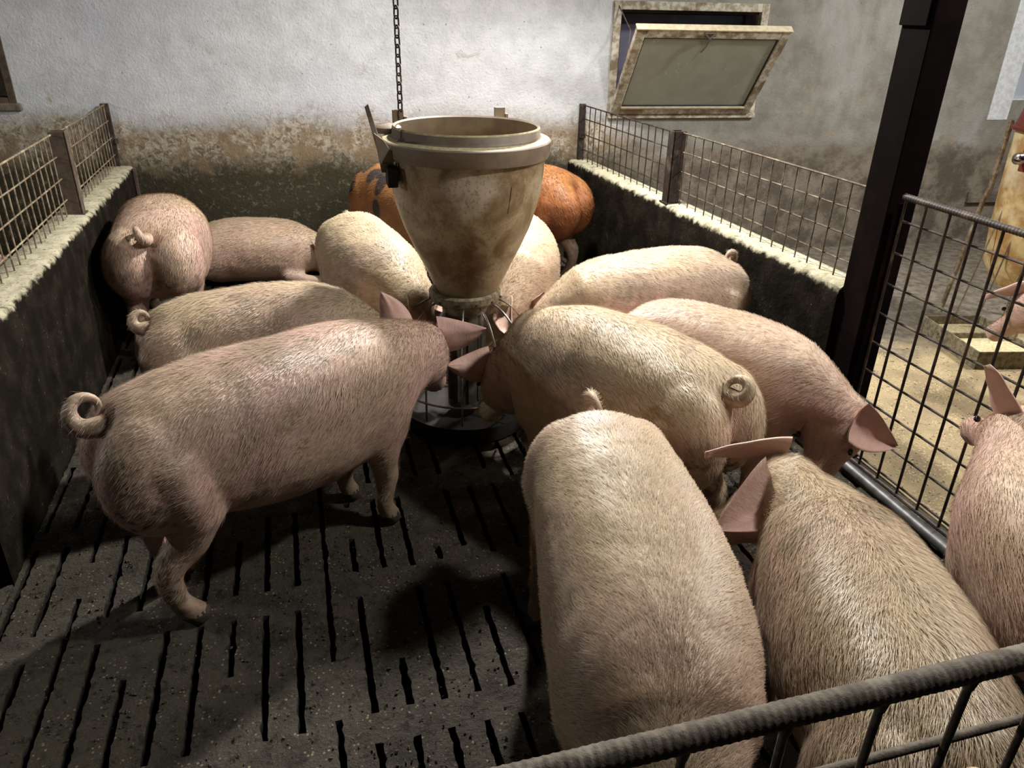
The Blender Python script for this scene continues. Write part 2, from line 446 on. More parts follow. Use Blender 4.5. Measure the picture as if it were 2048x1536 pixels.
# ------------------------------------------------------------------ low pen walls
def lowwall(name, xa, ya, xb, yb, t, sgn, top=0.70):
    n = 120; v = []; f = []
    for i in range(n + 1):
        u = i / n; x = xa + (xb - xa) * u; y = ya + (yb - ya) * u
        e = 0.009 * nz((x, y, 0), 14) + 0.007 * nz((x, y, 3), 40)
        prof = [(0.004, -0.12), (0.0, 0.25), (0.002, 0.5), (e * 0.6, top - 0.04), (0.006 + e, top - 0.012), (0.02 + e, top + e * 0.4),
                (t * 0.5, top + 0.004 + e * 0.3), (t - 0.02 - e, top + e * 0.4), (t - 0.004, top - 0.02), (t, 0.4), (t, -0.12)]
        for (d, z) in prof: v.append((x + d * sgn, y, z))
    m = 11
    for i in range(n):
        for k in range(m - 1): f.append((i * m + k, (i + 1) * m + k, (i + 1) * m + k + 1, i * m + k + 1))
        f.append((i * m + m - 1, (i + 1) * m + m - 1, (i + 1) * m, i * m))
    f.append(tuple(range(m))); f.append(tuple(n * m + k for k in range(m))[::-1])
    o = link_mesh(name, v, f, MT['pen'], None, True)
    bm = bmesh.new(); bm.from_mesh(o.data); bmesh.ops.recalc_face_normals(bm, faces=bm.faces); bm.to_mesh(o.data); bm.free()
    o.data.set_sharp_from_angle(angle=math.radians(60))
    return struct(o)


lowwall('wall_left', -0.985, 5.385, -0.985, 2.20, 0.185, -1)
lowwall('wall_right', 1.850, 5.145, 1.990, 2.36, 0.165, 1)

# ------------------------------------------------------------------ back wall with a window opening
WR = math.atan(-0.086)
WO = Vector((0, 5.31, 0))
WM = Matrix.Translation(WO) @ Matrix.Rotation(WR, 4, 'Z')
U0, U1, Z0, Z1 = 2.115, 3.205, 0.995, 1.700     # opening in wall coordinates (u along the wall, z up)
R0, R1, RZ0, RZ1 = 5.20, 6.10, 1.09, 1.95       # second window, at the right edge of the photo
L0, L1, LZ0, LZ1 = -2.6, -1.575, 1.06, 1.9       # dark opening at the left edge


def wallmesh():
    us = sorted({-4.4, L0, L1, U0, U1, R0, R1, 8.2}); zs = sorted({-0.12, Z0, Z1, RZ0, RZ1, LZ0, LZ1, 3.4})
    holes = [(U0, U1, Z0, Z1), (R0, R1, RZ0, RZ1), (L0, L1, LZ0, LZ1)]
    b = MB()
    for ua, ub in zip(us[:-1], us[1:]):
        for za, zb in zip(zs[:-1], zs[1:]):
            cu, cz = (ua + ub) / 2, (za + zb) / 2
            if any(h[0] < cu < h[1] and h[2] < cz < h[3] for h in holes): continue
            b.box((ua, 0, za), (ub, 0.30, zb))
    me_v = b
    bm = bmesh.new()
    tmp = b.build('wall_back', [MT['wall']])
    bm.from_mesh(tmp.data)
    bmesh.ops.remove_doubles(bm, verts=bm.verts, dist=1e-4)
    # drop the internal faces between neighbouring blocks
    seen = {}
    for f in bm.faces: seen.setdefault(tuple(sorted(v.index for v in f.verts)), []).append(f)
    kill = [f for fs in seen.values() if len(fs) > 1 for f in fs]
    bmesh.ops.delete(bm, geom=kill, context='FACES')
    bmesh.ops.recalc_face_normals(bm, faces=bm.faces)
    bm.to_mesh(tmp.data); bm.free()
    tmp.matrix_world = WM
    return struct(tmp)


wallmesh()


def frame_mb(u0, u1, z0, z1, t, d0, d1):
    b = MB()
    b.box((u0, d0, z0), (u0 + t, d1, z1)); b.box((u1 - t, d0, z0), (u1, d1, z1))
    b.box((u0 + t, d0, z0), (u1 - t, d1, z0 + t)); b.box((u0 + t, d0, z1 - t), (u1 - t, d1, z1))
    return b


# window 1: fixed frame, outer dark pane, and an inward tilted sash
win = empty('window_1'); win.matrix_world = WM; struct(win)
b = frame_mb(U0, U1, Z0, Z1, 0.052, -0.012, 0.055); b.build('window_frame', MT['frame'], win, bevel=0.004)
b = frame_mb(U0 + 0.05, U1 - 0.05, Z0 + 0.05, Z1 - 0.05, 0.018, 0.03, 0.20); b.build('jamb', MT['jamb'], win)
b = frame_mb(U0 + 0.055, U1 - 0.055, Z0 + 0.055, Z1 - 0.055, 0.022, 0.19, 0.22); b.build('gasket', MT['gasket'], win)
b = MB(); b.box((U0 + 0.05, 0.215, Z0 + 0.05), (U1 - 0.05, 0.225, Z1 - 0.05)); b.build('outer_pane', MT['night'], win)
b = MB(); b.box((U0 + 0.005, -0.03, Z0 - 0.02), (U1 + 0.0, 0.04, Z0 + 0.012)); b.build('sill', MT['frame'], win, bevel=0.004)
sash = empty('sash'); sash.parent = win
sash.location = (0, -0.03, Z0 + 0.02); sash.rotation_euler = (math.radians(38.0), 0, 0)
SH = 0.685
b = frame_mb(U0 + 0.012, U1 - 0.060, 0, SH, 0.062, -0.02, 0.02); so = b.build('sash_frame', MT['frame'], sash, bevel=0.005)
b = MB(); b.box((U0 + 0.008, -0.024, SH - 0.004), (U1 - 0.056, 0.026, SH + 0.006)); b.build('sash_top_edge', MT['sashtop'], sash, bevel=0.002)
b = MB(); b.box((U0 + 0.07, -0.024, 0.050), (U1 - 0.118, 0.0, 0.066)); b.build('glazing_bead', MT['sashtop'], sash, bevel=0.003)
b = frame_mb(U0 + 0.070, U1 - 0.118, 0.062, SH - 0.060, 0.010, -0.014, 0.004); b.build('gasket', MT['gasket'], sash)
b = MB(); b.box((U0 + 0.07, -0.004, 0.06), (U1 - 0.118, 0.002, SH - 0.06)); b.build('pane', MT['pane'], sash)
b = MB()
um = (U0 + U1) / 2 - 0.06
b.box((um - 0.035, -0.035, SH - 0.035), (um + 0.035, -0.018, SH - 0.012)); b.tube([(um - 0.03, -0.03, SH - 0.02), (um, -0.045, SH - 0.045), (um + 0.035, -0.03, SH - 0.012)], 0.007)
b.tube([(um, -0.045, SH - 0.04), (um - 0.012, -0.055, SH - 0.09), (um - 0.025, -0.050, SH - 0.135)], 0.006)
b.build('latch', MT['angle'], sash, smooth=True)
b = MB(); b.tube([(U0 + 0.03, -0.01, Z1 - 0.03), (U0 + 0.09, -0.10, Z1 - 0.17), (U0 + 0.05, -0.20, Z1 - 0.33)], 0.004)
b.build('stay_cord', MT['wood'], win)

# window 2 at right: whitewashed reveal and bluish glass
win2 = empty('window_2'); win2.matrix_world = WM; struct(win2)
b = frame_mb(R0, R1, RZ0, RZ1, 0.012, -0.003, 0.24); b.build('reveal', MT['reveal'], win2)
b = MB(); b.box((R0 + 0.01, 0.22, RZ0 + 0.01), (R1 - 0.01, 0.235, RZ1 - 0.01)); b.build('pane', simple('pale_sky_glass', (0.5, 0.53, 0.6), (0.45, 0.48, 0.55), 3, 0.3, 0, 0), win2)
b = MB(); b.box((R0 - 0.075, -0.004, RZ0 - 0.14), (R0 + 0.10, 0.02, RZ1)); b.build('reveal_edge', MT['reveal'], win2)
# window 3 at left: brown shutter board in a dark opening
win3 = empty('window_3'); win3.matrix_world = WM; struct(win3)
b = MB(); b.box((L0, 0.12, LZ0), (L1, 0.14, LZ1)); b.build('pane', MT['jamb'], win3)
b = frame_mb(L0, L1, LZ0, LZ1, 0.045, -0.004, 0.12); b.build('window_frame', MT['jamb'], win3, bevel=0.004)
b = MB(); b.box((L0, -0.02, LZ0 - 0.03), (L1 + 0.02, 0.10, LZ0 + 0.015)); b.build('window_sill', MT['wood'], win3, bevel=0.006)

# brick-deep recess low on the back wall at right: ledge block
b = MB(); b.box((5.14, -0.035, 0.325), (5.52, 0.03, 0.365)); b.box((5.14, -0.02, 0.365), (5.165, 0.02, 0.41))
o = b.build('trim_2', MT['wall'], bevel=0.004); o.matrix_world = WM; struct(o)

# ------------------------------------------------------------------ welded mesh panels on the low walls
def panel(label, A, B, zb, zt, nv, zh, m, group=None, rv=0.0033, rh=0.0036, top_r=0.0045, foot=None):
    A = Vector(A); B = Vector(B); t = empty('mesh_fence', (A.x, A.y, zb))
    o0 = Vector((A.x, A.y, zb))
    tag(t, label, 'mesh panel', group)
    D = (B - A)
    side = Vector((-D.y, D.x, 0)).normalized() * 0.004
    def bar(name, p, q, r, n=6):
        b = MB(); p = Vector(p); q = Vector(q); k = 5
        pts = [p.lerp(q, i / k) + Vector((random.uniform(-1, 1), random.uniform(-1, 1), random.uniform(-1, 1))) * (0.0012 if 0 < i < k else 0) - o0 for i in range(k + 1)]
        b.tube(pts, r, n); return b.build(name, m, t, smooth=True)
    for i in range(nv):
        u = (i + 0.5) / nv; p = A + D * u
        bar('vertical_wire', (p.x, p.y, zb - 0.004), (p.x, p.y, zt), rv)
    for z in zh:
        bar('horizontal_wire', A + side + Vector((0, 0, z)), B + side + Vector((0, 0, z)), rh)
    bar('top_rail', A + Vector((0, 0, zt)), B + Vector((0, 0, zt)), top_r)
    return t


ZH = (0.775, 0.875, 0.975)
panel('rusty welded mesh panel on the left wall, between the post and the back wall', (-1.08, 5.37, 0), (-1.08, 4.21, 0), 0.705, 1.068, 15, ZH, MT['rail'])
panel('rusty welded mesh panel on the left wall, nearer than the post', (-1.08, 4.17, 0), (-1.08, 2.32, 0), 0.705, 1.075, 24, ZH, MT['rail'])
panel('dark welded mesh panel on the right wall, between its corner and the post', (1.930, 5.12, 0), (1.990, 3.87, 0), 0.705, 1.062, 15, ZH, MT['darkrail'])
panel('rusty welded mesh panel on the right wall, between the post and the black column', (1.992, 3.77, 0), (2.060, 2.36, 0), 0.705, 1.072, 17, ZH, MT['midrail'])


def post(label, x, y, z0, z1, sx, sy, m, open_side):
    t = empty('fence_post', (x, y, z0)); tag(t, label, 'fence post')
    b = MB()      # U channel: web and two flanges
    b.box((-sx, -sy, 0), (-sx + 0.007, sy, z1 - z0)) if open_side > 0 else b.box((sx - 0.007, -sy, 0), (sx, sy, z1 - z0))
    b.box((-sx, -sy, 0), (sx, -sy + 0.007, z1 - z0)); b.box((-sx, sy - 0.007, 0), (sx, sy, z1 - z0))
    b.build('channel', m, t, bevel=0.002)
    b = MB(); b.box((-sx - 0.01, -sy - 0.01, 0), (sx + 0.01, sy + 0.01, 0.006)); b.build('foot_plate', m, t)
    return t


post('brown channel iron post standing on the left wall', -1.055, 4.13, 0.70, 1.09, 0.035, 0.03, MT['angle'], -1)
post('dark channel iron post standing on the right wall', 1.975, 3.80, 0.70, 1.08, 0.035, 0.035, MT['darkrail'], 1)
b = MB(); b.box((1.905, 5.105, 0.70), (1.945, 5.13, 1.07)); b.box((1.905, 5.09, 0.85), (1.95, 5.1, 0.88))
tag(b.build('wall_bracket', MT['darkrail'], bevel=0.002), 'dark flat iron upright where the right mesh meets the back wall', 'bracket')
b = MB(); b.box((-1.105, 5.36, 0.70), (-1.06, 5.388, 1.075)); b.box((-1.06, 5.35, 0.84), (-1.04, 5.37, 0.87))
tag(b.build('wall_bracket', MT['darkrail'], bevel=0.002), 'dark flat iron upright where the left mesh meets the back wall', 'bracket')
b = MB(); b.box((-0.984, 5.30, 0.35), (-0.965, 5.315, 0.70))
tag(b.build('edge_iron', MT['angle'], bevel=0.002), 'narrow upright iron strip at the far end of the left wall', 'iron strip')

# black column
col_ = empty('support_column', (2.05, 2.29, 0)); tag(col_, 'tall black steel column at the near end of the right wall', 'column')
b = MB(); b.box((-0.042, -0.07, 0), (0.075, 0.07, 3.2)); b.build('shaft', MT['post'], col_, bevel=0.006)
b = MB(); b.box((-0.095, -0.09, -0.004), (0.09, 0.09, 0.012)); b.build('base_plate', MT['post'], col_, bevel=0.003)
b = MB(); b.box((-0.050, -0.05, 1.62), (-0.040, 0.074, 3.2)); b.build('cover_strip', MT['post'], col_, bevel=0.002)

# ------------------------------------------------------------------ right gate
def gate():
    x, y0, y1 = 2.035, 2.185, 0.72; zt, zb = 1.085, 0.06
    t = empty('mesh_gate', (x, y0, 0)); tag(t, 'tall dark welded mesh gate with a thick ribbed top bar, beside the black column', 'gate')
    def bar(name, p, q, r, m, n=8, ribs=False):
        b = MB(); p = Vector(p); q = Vector(q); L = (q - p).length
        if ribs:
            k = int(L / 0.004); pts = [p.lerp(q, i / k) for i in range(k + 1)]; rs = [r * (1.09 if i % 3 == 0 else 0.97) for i in range(k + 1)]
            b.tube(pts, rs, n)
        else:
            b.tube([p.lerp(q, i / 6) for i in range(7)], r, n)
        return b.build(name, m, t, smooth=True, auto=not ribs)
    bar('top_bar', (0, 0.0, zt), (0, y1 - y0, zt), 0.0115, MT['darkrail'], 10, True)
    bar('end_bar', (0, -0.008, zb), (0, -0.008, zt), 0.005, MT['darkrail'], 8, True)
    n = 14
    for i in range(1, n):
        yy = (y1 - y0) * i / n
        bar('vertical_bar', (0, yy, zb - 0.02), (0, yy, zt), 0.0052, MT['darkrail'])
    for k in range(9):
        z = zb + 0.02 + k * 0.115
        if z < zt - 0.04: bar('horizontal_bar', (0.009, 0, z), (0.009, y1 - y0, z), 0.0046, MT['darkrail'])
    for z in (zb - 0.012,):
        bar('bottom_bar', (0, 0, z), (0, y1 - y0, z), 0.008, MT['darkrail'])
    b = MB(); b.box((-0.012, 0.003, 0.03), (0.012, 0.011, 1.06)); b.build('hinge_strip', MT['post'], t)
gate()
b = MB(); b.tube([(2.02, 2.20, 0.022), (2.0, 1.2, 0.022), (1.985, -0.05, 0.022)], 0.021, 12)
tag(b.build('floor_pipe', MT['galv'], smooth=True), 'grey steel pipe lying on the slats along the foot of the mesh gate', 'pipe')
b = MB(); b.box((2.05, -0.1, -0.02), (2.14, 2.2, -0.004)); struct(b.build('trim_3', MT['slat']))

# ------------------------------------------------------------------ front fence, close to the camera
def front():
    y, zt = 0.43, 1.030
    t = empty('front_gate', (0.0, y, 0)); tag(t, 'dusty ribbed steel bar gate crossing the bottom right corner in the foreground', 'gate')
    def bar(name, p, q, r, n=12, ribs=True, rib=0.0095):
        b = MB(); p = Vector(p); q = Vector(q); L = (q - p).length; k = max(8, int(L / 0.0024)); pts = []; rs = []
        for i in range(k + 1):
            u = i / k; c = p.lerp(q, u); s = u * L
            f = 1.0 + (0.055 * (0.5 + 0.5 * math.cos(2 * math.pi * s / rib)) ** 2 if ribs else 0) + 0.03 * nz((s, r, 0), 60)
            pts.append(c); rs.append(r * f)
        b.tube(pts, rs, n); return b.build(name, MT['frontrail'], t, smooth=True, auto=False)
    bar('top_bar', (-0.9, 0, zt), (1.62, 0, zt), 0.0134, 14)
    for z in (0.905, 0.78, 0.655, 0.53, 0.405, 0.28, 0.155):
        bar('horizontal_bar', (-0.9, 0.010, z), (1.62, 0.010, z), 0.0055, 10, True, 0.007)
    x = 0.302 - 0.1135 * 10
    while x < 1.6:
        b = MB()
        bar('vertical_bar', (x, 0.0, 0.05), (x, 0.0, zt), 0.0048, 8, False)
        b.tube([(x, 0.0, zt - 0.028), (x, 0.0, zt - 0.012), (x, 0.002, zt + 0.002)], [0.006, 0.0085, 0.0055], 10); b.build('weld', MT['frontrail'], t, smooth=True)
        x += 0.1135
    for xx in (-0.9, 1.62): bar('end_post', (xx, 0, 0.0), (xx, 0, zt), 0.012, 10, False)
front()

# ------------------------------------------------------------------ the tube feeder in the middle
FX, FY = 0.632, 2.95
fd = empty('pig_feeder', (FX, FY, 0)); tag(fd, 'large brown stained plastic funnel feeder hanging in the middle of the pigs', 'feeder')
prof_out = [(0.118, 0.575), (0.128, 0.60), (0.150, 0.645), (0.186, 0.72), (0.220, 0.79), (0.252, 0.865), (0.276, 0.94), (0.292, 1.01), (0.300, 1.08), (0.303, 1.14)]
prof_in = [(r - 0.006, z) for r, z in prof_out][::-1]
b = MB(); b.lathe(prof_out + prof_in, (0.012, 0, 0), 72); hop = b.build('hopper', MT['hopper'], fd, smooth=True)
b = MB(); b.lathe([(0.302, 1.135), (0.317, 1.138), (0.322, 1.150), (0.324, 1.195), (0.318, 1.201), (0.289, 1.207), (0.283, 1.215), (0.281, 1.240), (0.276, 1.246), (0.270, 1.240), (0.275, 1.20), (0.294, 1.14)], (0.012, 0, 0), 72,
                  mis=[0, 0, 0, 0, 1, 0, 0, 1, 0, 0, 0, 0])
b.build('rim', [MT['rim'], MT['dust']], fd, smooth=True)
b = MB(); b.lathe([(0.001, 0.88), (0.10, 0.865), (0.228, 0.86), (0.222, 0.85), (0.001, 0.85)], (0.012, 0, 0), 48); b.build('feed_fill', MT['dust'], fd, smooth=True)
# crack in the hopper wall
b = MB()
for i in range(1): b.tube([(0.012 + (0.299 - (1.065 - z) * 0.17) * math.cos(a), (0.299 - (1.065 - z) * 0.17) * math.sin(a), z) for a, z in ((math.radians(-69.5), 1.065), (math.radians(-69.9), 1.02), (math.radians(-70.2), 0.965))], [0.001, 0.0032, 0.001], 6)
b.build('crack', MT['black'], fd)
b = MB(); b.lathe([(0.092, 0.50), (0.100, 0.535), (0.122, 0.545), (0.142, 0.552), (0.149, 0.562), (0.149, 0.588), (0.135, 0.596), (0.112, 0.590), (0.085, 0.545), (0.080, 0.50)], (0, 0, 0), 56)
for k in range(12):
    a = 2 * math.pi * k / 12 + 0.1
    c = Vector((0.1495 * math.cos(a), 0.1495 * math.sin(a), 0.568)); b.tube([c, c + Vector((math.cos(a), math.sin(a), 0)) * 0.003], 0.005, 8, mi=1)
b.build('collar', [MT['ring'], MT['black']], fd, smooth=True)
for k in range(12):
    a = 2 * math.pi * k / 12 + math.radians(15)
    ca, sa = math.cos(a), math.sin(a)
    pr = [(0.128, 0.550), (0.150, 0.545), (0.185, 0.525), (0.225, 0.485), (0.262, 0.425), (0.285, 0.35), (0.296, 0.25), (0.298, 0.13), (0.298, 0.10)]
    # smooth the bend
    pts = []
    for i in range(len(pr) - 1):
        for j in range(3):
            u = j / 3; p0 = pr[max(i - 1, 0)]; p1 = pr[i]; p2 = pr[i + 1]; p3 = pr[min(i + 2, len(pr) - 1)]
            q = [0.5 * ((2 * p1[d]) + (-p0[d] + p2[d]) * u + (2 * p0[d] - 5 * p1[d] + 4 * p2[d] - p3[d]) * u * u + (-p0[d] + 3 * p1[d] - 3 * p2[d] + p3[d]) * u ** 3) for d in (0, 1)]
            pts.append((q[0] * ca, q[0] * sa, q[1]))
    pts.append((pr[-1][0] * ca, pr[-1][0] * sa, pr[-1][1]))
    b = MB(); b.tube(pts, 0.0045, 8); b.build('head_divider_rod', MT['steel'], fd, smooth=True)
b = MB(); b.tube([(0.302 * math.cos(2 * math.pi * k / 64), 0.302 * math.sin(2 * math.pi * k / 64), 0.185) for k in range(64)], 0.0045, 8, closed=True)
b.build('hoop', MT['steel'], fd, smooth=True)
b = MB(); b.lathe([(0.078, 0.06), (0.080, 0.30), (0.084, 0.52), (0.078, 0.52), (0.072, 0.06)], (0, 0, 0), 40)
for k in range(5):
    a = math.radians(-90 + (k - 2) * 33); c = Vector((0.083 * math.cos(a), 0.083 * math.sin(a), 0)); b.box((c.x - 0.006, c.y - 0.004, 0.10), (c.x + 0.006, c.y + 0.004, 0.50))
b.build('drop_tube', MT['tube'], fd, smooth=True)
b = MB(); b.lathe([(0.001, 0.004), (0.22, 0.004), (0.275, 0.02), (0.288, 0.075), (0.294, 0.080), (0.296, 0.07), (0.284, 0.005), (0.25, -0.004), (0.001, -0.004)][::-1], (0, 0, 0), 56)
b.build('bowl', MT['black'], fd, smooth=True)
# lever and its bracket on the left of the rim
lv = empty('adjusting_lever'); lv.parent = fd
def slab(pts, th, axis=Vector((0, 1, 0))):
    b_ = MB(); n = len(pts); v = [Vector(p) - axis * th / 2 for p in pts] + [Vector(p) + axis * th / 2 for p in pts]
    b_.add(v, [tuple(range(n))[::-1], tuple(range(n, 2 * n))] + [(i, (i + 1) % n, n + (i + 1) % n, n + i) for i in range(n)]); return b_
yv = -0.10
slab([(-0.375, yv, 1.325), (-0.362, yv, 1.335), (-0.318, yv, 1.175), (-0.300, yv, 1.10), (-0.322, yv, 1.10), (-0.345, yv, 1.20)], 0.012).build('lever_arm', MT['wood'], lv, bevel=0.002)
slab([(-0.350, yv - 0.015, 1.24), (-0.318, yv - 0.015, 1.215), (-0.285, yv - 0.015, 1.165), (-0.285, yv - 0.015, 1.10), (-0.330, yv - 0.015, 1.10)], 0.008).build('lever_plate', MT['rim'], lv, bevel=0.002)
b = MB(); b.box((-0.312, yv - 0.05, 1.05), (-0.275, yv + 0.03, 1.12)); b.build('bracket_block', MT['black'], lv, bevel=0.004)
b = MB(); b.tube([(-0.315, yv - 0.024, 1.125), (-0.315, yv - 0.012, 1.125)], 0.009, 10); b.tube([(-0.27, yv - 0.055, 1.07), (-0.27, yv - 0.045, 1.07)], 0.006, 8)
b.build('bolt', MT['rim'], lv, smooth=True)
for (x0, y0) in ((-0.215, 0.20), (0.215, 0.24)):
    b = MB(); b.box((x0 - 0.022, y0 + 0.03, 1.20), (x0 + 0.022, y0 + 0.05, 1.275)); b.box((x0 + 0.022, y0 + 0.025, 1.225), (x0 + 0.034, y0 + 0.055, 1.25)); b.build('hanger_tab', MT['rim'], fd, bevel=0.002)
b = MB(); b.lathe([(0.001, 1.205), (0.05, 1.205), (0.052, 1.225), (0.04, 1.235), (0.001, 1.235)], (-0.27, 0.13, 0), 24); b.build('pivot_cap', MT['rim'], fd, smooth=True)

# chain from above, hooked behind the rim
b = MB(); zc = 1.255; k = 0; cx, cy = FX - 0.205, FY + 0.235
while zc < 2.3:
    pts = []
    ph = (0 if k % 2 == 0 else math.pi / 2) + math.radians(35)
    for i in range(14):
        a = 2 * math.pi * i / 14
        ww = 0.0110 * math.cos(a); hh = 0.0150 * math.sin(a) + (0.007 if math.sin(a) > 0 else -0.007)
        pts.append((cx + ww * math.cos(ph), cy + ww * math.sin(ph), zc + hh))
    b.tube(pts, 0.0036, 6, closed=True); zc += 0.0335; k += 1
tag(b.build('chain', MT['darkrail'], smooth=True), 'rusty brown chain hanging from above to the funnel feeder', 'chain')

# ------------------------------------------------------------------ feeder of the neighbouring pen (right edge)
nf = empty('barrel_feeder', (3.86, 3.18, 0)); tag(nf, 'amber barrel feeder with white and maroon domed lid behind the mesh gate', 'feeder')
b = MB(); b.lathe([(0.001, 0.30), (0.12, 0.30), (0.19, 0.42), (0.205, 0.62), (0.215, 0.92), (0.218, 1.12), (0.001, 1.12)], (0, 0, 0), 40); b.build('barrel', MT['amber'], nf, smooth=True)
b = MB(); b.lathe([(0.001, 1.125), (0.242, 1.125), (0.246, 1.14), (0.228, 1.15), (0.001, 1.15)], (0, 0, 0), 40); b.build('rim', MT['maroon'], nf, smooth=True)
b = MB(); b.lathe([(0.001, 1.15), (0.226, 1.15), (0.205, 1.25), (0.001, 1.25)], (0, 0, 0), 40); b.build('lid_band', MT['maroon'], nf, smooth=True)
b = MB(); b.lathe([(0.001, 1.25), (0.204, 1.25), (0.175, 1.33), (0.115, 1.395), (0.05, 1.42), (0.001, 1.425)], (0, 0, 0), 40); b.build('lid_dome', MT['domewhite'], nf, smooth=True)
b = MB(); b.box((-0.27, -0.10, 0.94), (-0.17, -0.03, 1.05)); b.tube([(-0.265, -0.065, 1.05), (-0.18, -0.065, 1.05)], 0.035, 14); b.build('bracket', MT['maroon'], nf, bevel=0.006)
b = MB(); b.tube([(-0.345, -0.065, 1.01), (-0.335, -0.065, 1.01), (-0.31, -0.065, 1.01), (-0.27, -0.065, 1.01)], [0.015, 0.028, 0.032, 0.026], 16); b.build('knob', MT['chrome'], nf, smooth=True)
for (sx, sy) in ((-0.12, -0.21), (0.2, -0.14), (-0.14, 0.20), (0.2, 0.17)):
    b = MB(); b.tube([(sx * 1.02, sy * 1.02, 1.16), (sx * 1.02, sy * 1.06, 0.8), (sx * 1.1, sy * 1.1, 0.74)], 0.014, 8); b.tube([(sx * 1.1, sy * 1.1, 0.75), (sx * 1.55, sy * 1.2, 0.06)], 0.013, 8)
    b.build('leg', MT['rail'], nf, smooth=True)
b = MB(); b.box((-0.20, -0.25, 0.715), (-0.09, -0.215, 0.765)); b.build('clamp', MT['rail'], nf, bevel=0.003)
for k in range(3):
    b = MB(); b.tube([(-0.14 - 0.03 * k, -0.16 + 0.1 * k, 0.72), (-0.20 - 0.05 * k, -0.15 + 0.10 * k, 0.10)], 0.004, 6); b.build('divider_rod', MT['steel'], nf)
tr = empty('feed_trough', (3.50, 3.02, 0), math.radians(-12)); tag(tr, 'low rectangular galvanised trough with yellow feed under the barrel feeder', 'trough')
b = MB(); q = MB()
a0, a1, c0, c1, hh, th = -0.14, 0.20, -0.26, 0.26, 0.10, 0.008
b.box((a0, c0, 0.0), (a1, c1, 0.01)); b.box((a0, c0, 0.01), (a0 + th, c1, hh)); b.box((a1 - th, c0, 0.01), (a1, c1, hh)); b.box((a0 + th, c0, 0.01), (a1 - th, c0 + th, hh)); b.box((a0 + th, c1 - th, 0.01), (a1 - th, c1, hh))
b.box((a0 + th, -0.006, 0.01), (a1 - th, 0.006, hh)); b.build('tray', MT['ring'], tr, bevel=0.003)
q.box((a0 + th, c0 + th, 0.0105), (a1 - th, -0.007, 0.07)); q.box((a0 + th, 0.007, 0.0105), (a1 - th, c1 - th, 0.05)); q.build('feed', MT['dust'], tr)
for yy in (-0.15, 0.1):
    b = MB(); b.tube([(a0 - 0.004, yy, 0.06), (a0 + 0.002, yy, 0.06)], 0.011, 10); b.build('bolt', MT['steel'], tr)


# ------------------------------------------------------------------ pigs
def skin_mat(name, orange=False):
    m, nt, b = mat(name, 0.52, 0, 0.35); N = NT(nt)
    at = N.n('ShaderNodeAttribute'); at.attribute_name = 'coat'
    uv = N.n('ShaderNodeAttribute'); uv.attribute_name = 'lie'
    fine = N.noise(70, 5, 0.65, vec=uv.outputs['Vector'], stretch=(0.28, 1, 1))
    c = N.mix(N.math('MULTIPLY', N.ramp(fine, 0.40, 0.66), 0.20), at.outputs['Color'], (0.62, 0.50, 0.36) if not orange else (0.5, 0.25, 0.07))
    sp = N.math('MULTIPLY', N.ramp(N.noise(38, 5, 0.7), 0.66, 0.74), 0.45)
    c = N.mix(sp, c, (0.16, 0.095, 0.06))
    N.link(c, b.inputs['Base Color'])
    N.bump(N.math('ADD', N.noise(150, 4, 0.6, vec=uv.outputs['Vector'], stretch=(0.22, 1, 1)), N.math('MULTIPLY', N.noise(16, 4, 0.55), 0.8)), 0.35, 0.004, b)
    b.inputs['Subsurface Weight'].default_value = 0.0
    return m


def hair_mat(name, c1, c2, own=0.58):
    m, nt, b = mat(name, 0.45, 0, 0.4); N = NT(nt)
    g = N.n('ShaderNodeNewGeometry')
    at = N.n('ShaderNodeAttribute'); at.attribute_name = 'coat'
    c = N.mix(g.outputs['Random Per Island'], c1, c2)
    c = N.mix(own, c, at.outputs['Color'])
    N.link(c, b.inputs['Base Color'])
    return m


SKIN = skin_mat('pig_skin'); SKINO = skin_mat('orange_pig_skin', True)
HAIR = hair_mat('pale_bristle', (0.74, 0.63, 0.45), (0.23, 0.16, 0.095))
HAIRO = hair_mat('orange_bristle', (0.42, 0.20, 0.08), (0.20, 0.09, 0.03), 0.88)
HOOF = simple('muddy_hoof', (0.07, 0.05, 0.035), (0.035, 0.025, 0.018), 30, 0.7, 0, 0.4)
Zv = Vector((0, 0, 1))


def loft(stations, n=22, pw=2.3):
    """stations: (centre, right, up, half width, up height, down height) -> closed shape"""
    v = []
    for (c, r, u, hw, hu, hd) in stations:
        for k in range(n):
            a = 2 * math.pi * k / n; ca, sa = math.cos(a), math.sin(a)
            x = math.copysign(abs(ca) ** (2 / pw), ca) * hw; y = math.copysign(abs(sa) ** (2 / pw), sa) * (hu if sa > 0 else hd)
            v.append(c + r * x + u * y)
    m = len(stations); f = []
    for i in range(m - 1):
        for k in range(n): f.append((i * n + k, i * n + (k + 1) % n, (i + 1) * n + (k + 1) % n, (i + 1) * n + k))
    f.append(tuple(range(n))[::-1]); f.append(tuple((m - 1) * n + k for k in range(n)))
    return v, f


def ellipsoid(c, ax, n=16, m=10):
    v = [c + ax[2]]; f = []
    for i in range(1, m):
        t = math.pi * i / m
        for k in range(n):
            a = 2 * math.pi * k / n
            v.append(c + ax[0] * (math.sin(t) * math.cos(a)) + ax[1] * (math.sin(t) * math.sin(a)) + ax[2] * math.cos(t))
    v.append(c - ax[2])
    for k in range(n):
        f.append((0, 1 + k, 1 + (k + 1) % n))
        e = len(v) - 1; f.append((e, 1 + (m - 2) * n + (k + 1) % n, 1 + (m - 2) * n + k))
    for i in range(m - 2):
        for k in range(n): f.append((1 + i * n + k, 1 + (i + 1) * n + k, 1 + (i + 1) * n + (k + 1) % n, 1 + i * n + (k + 1) % n))
    return v, f


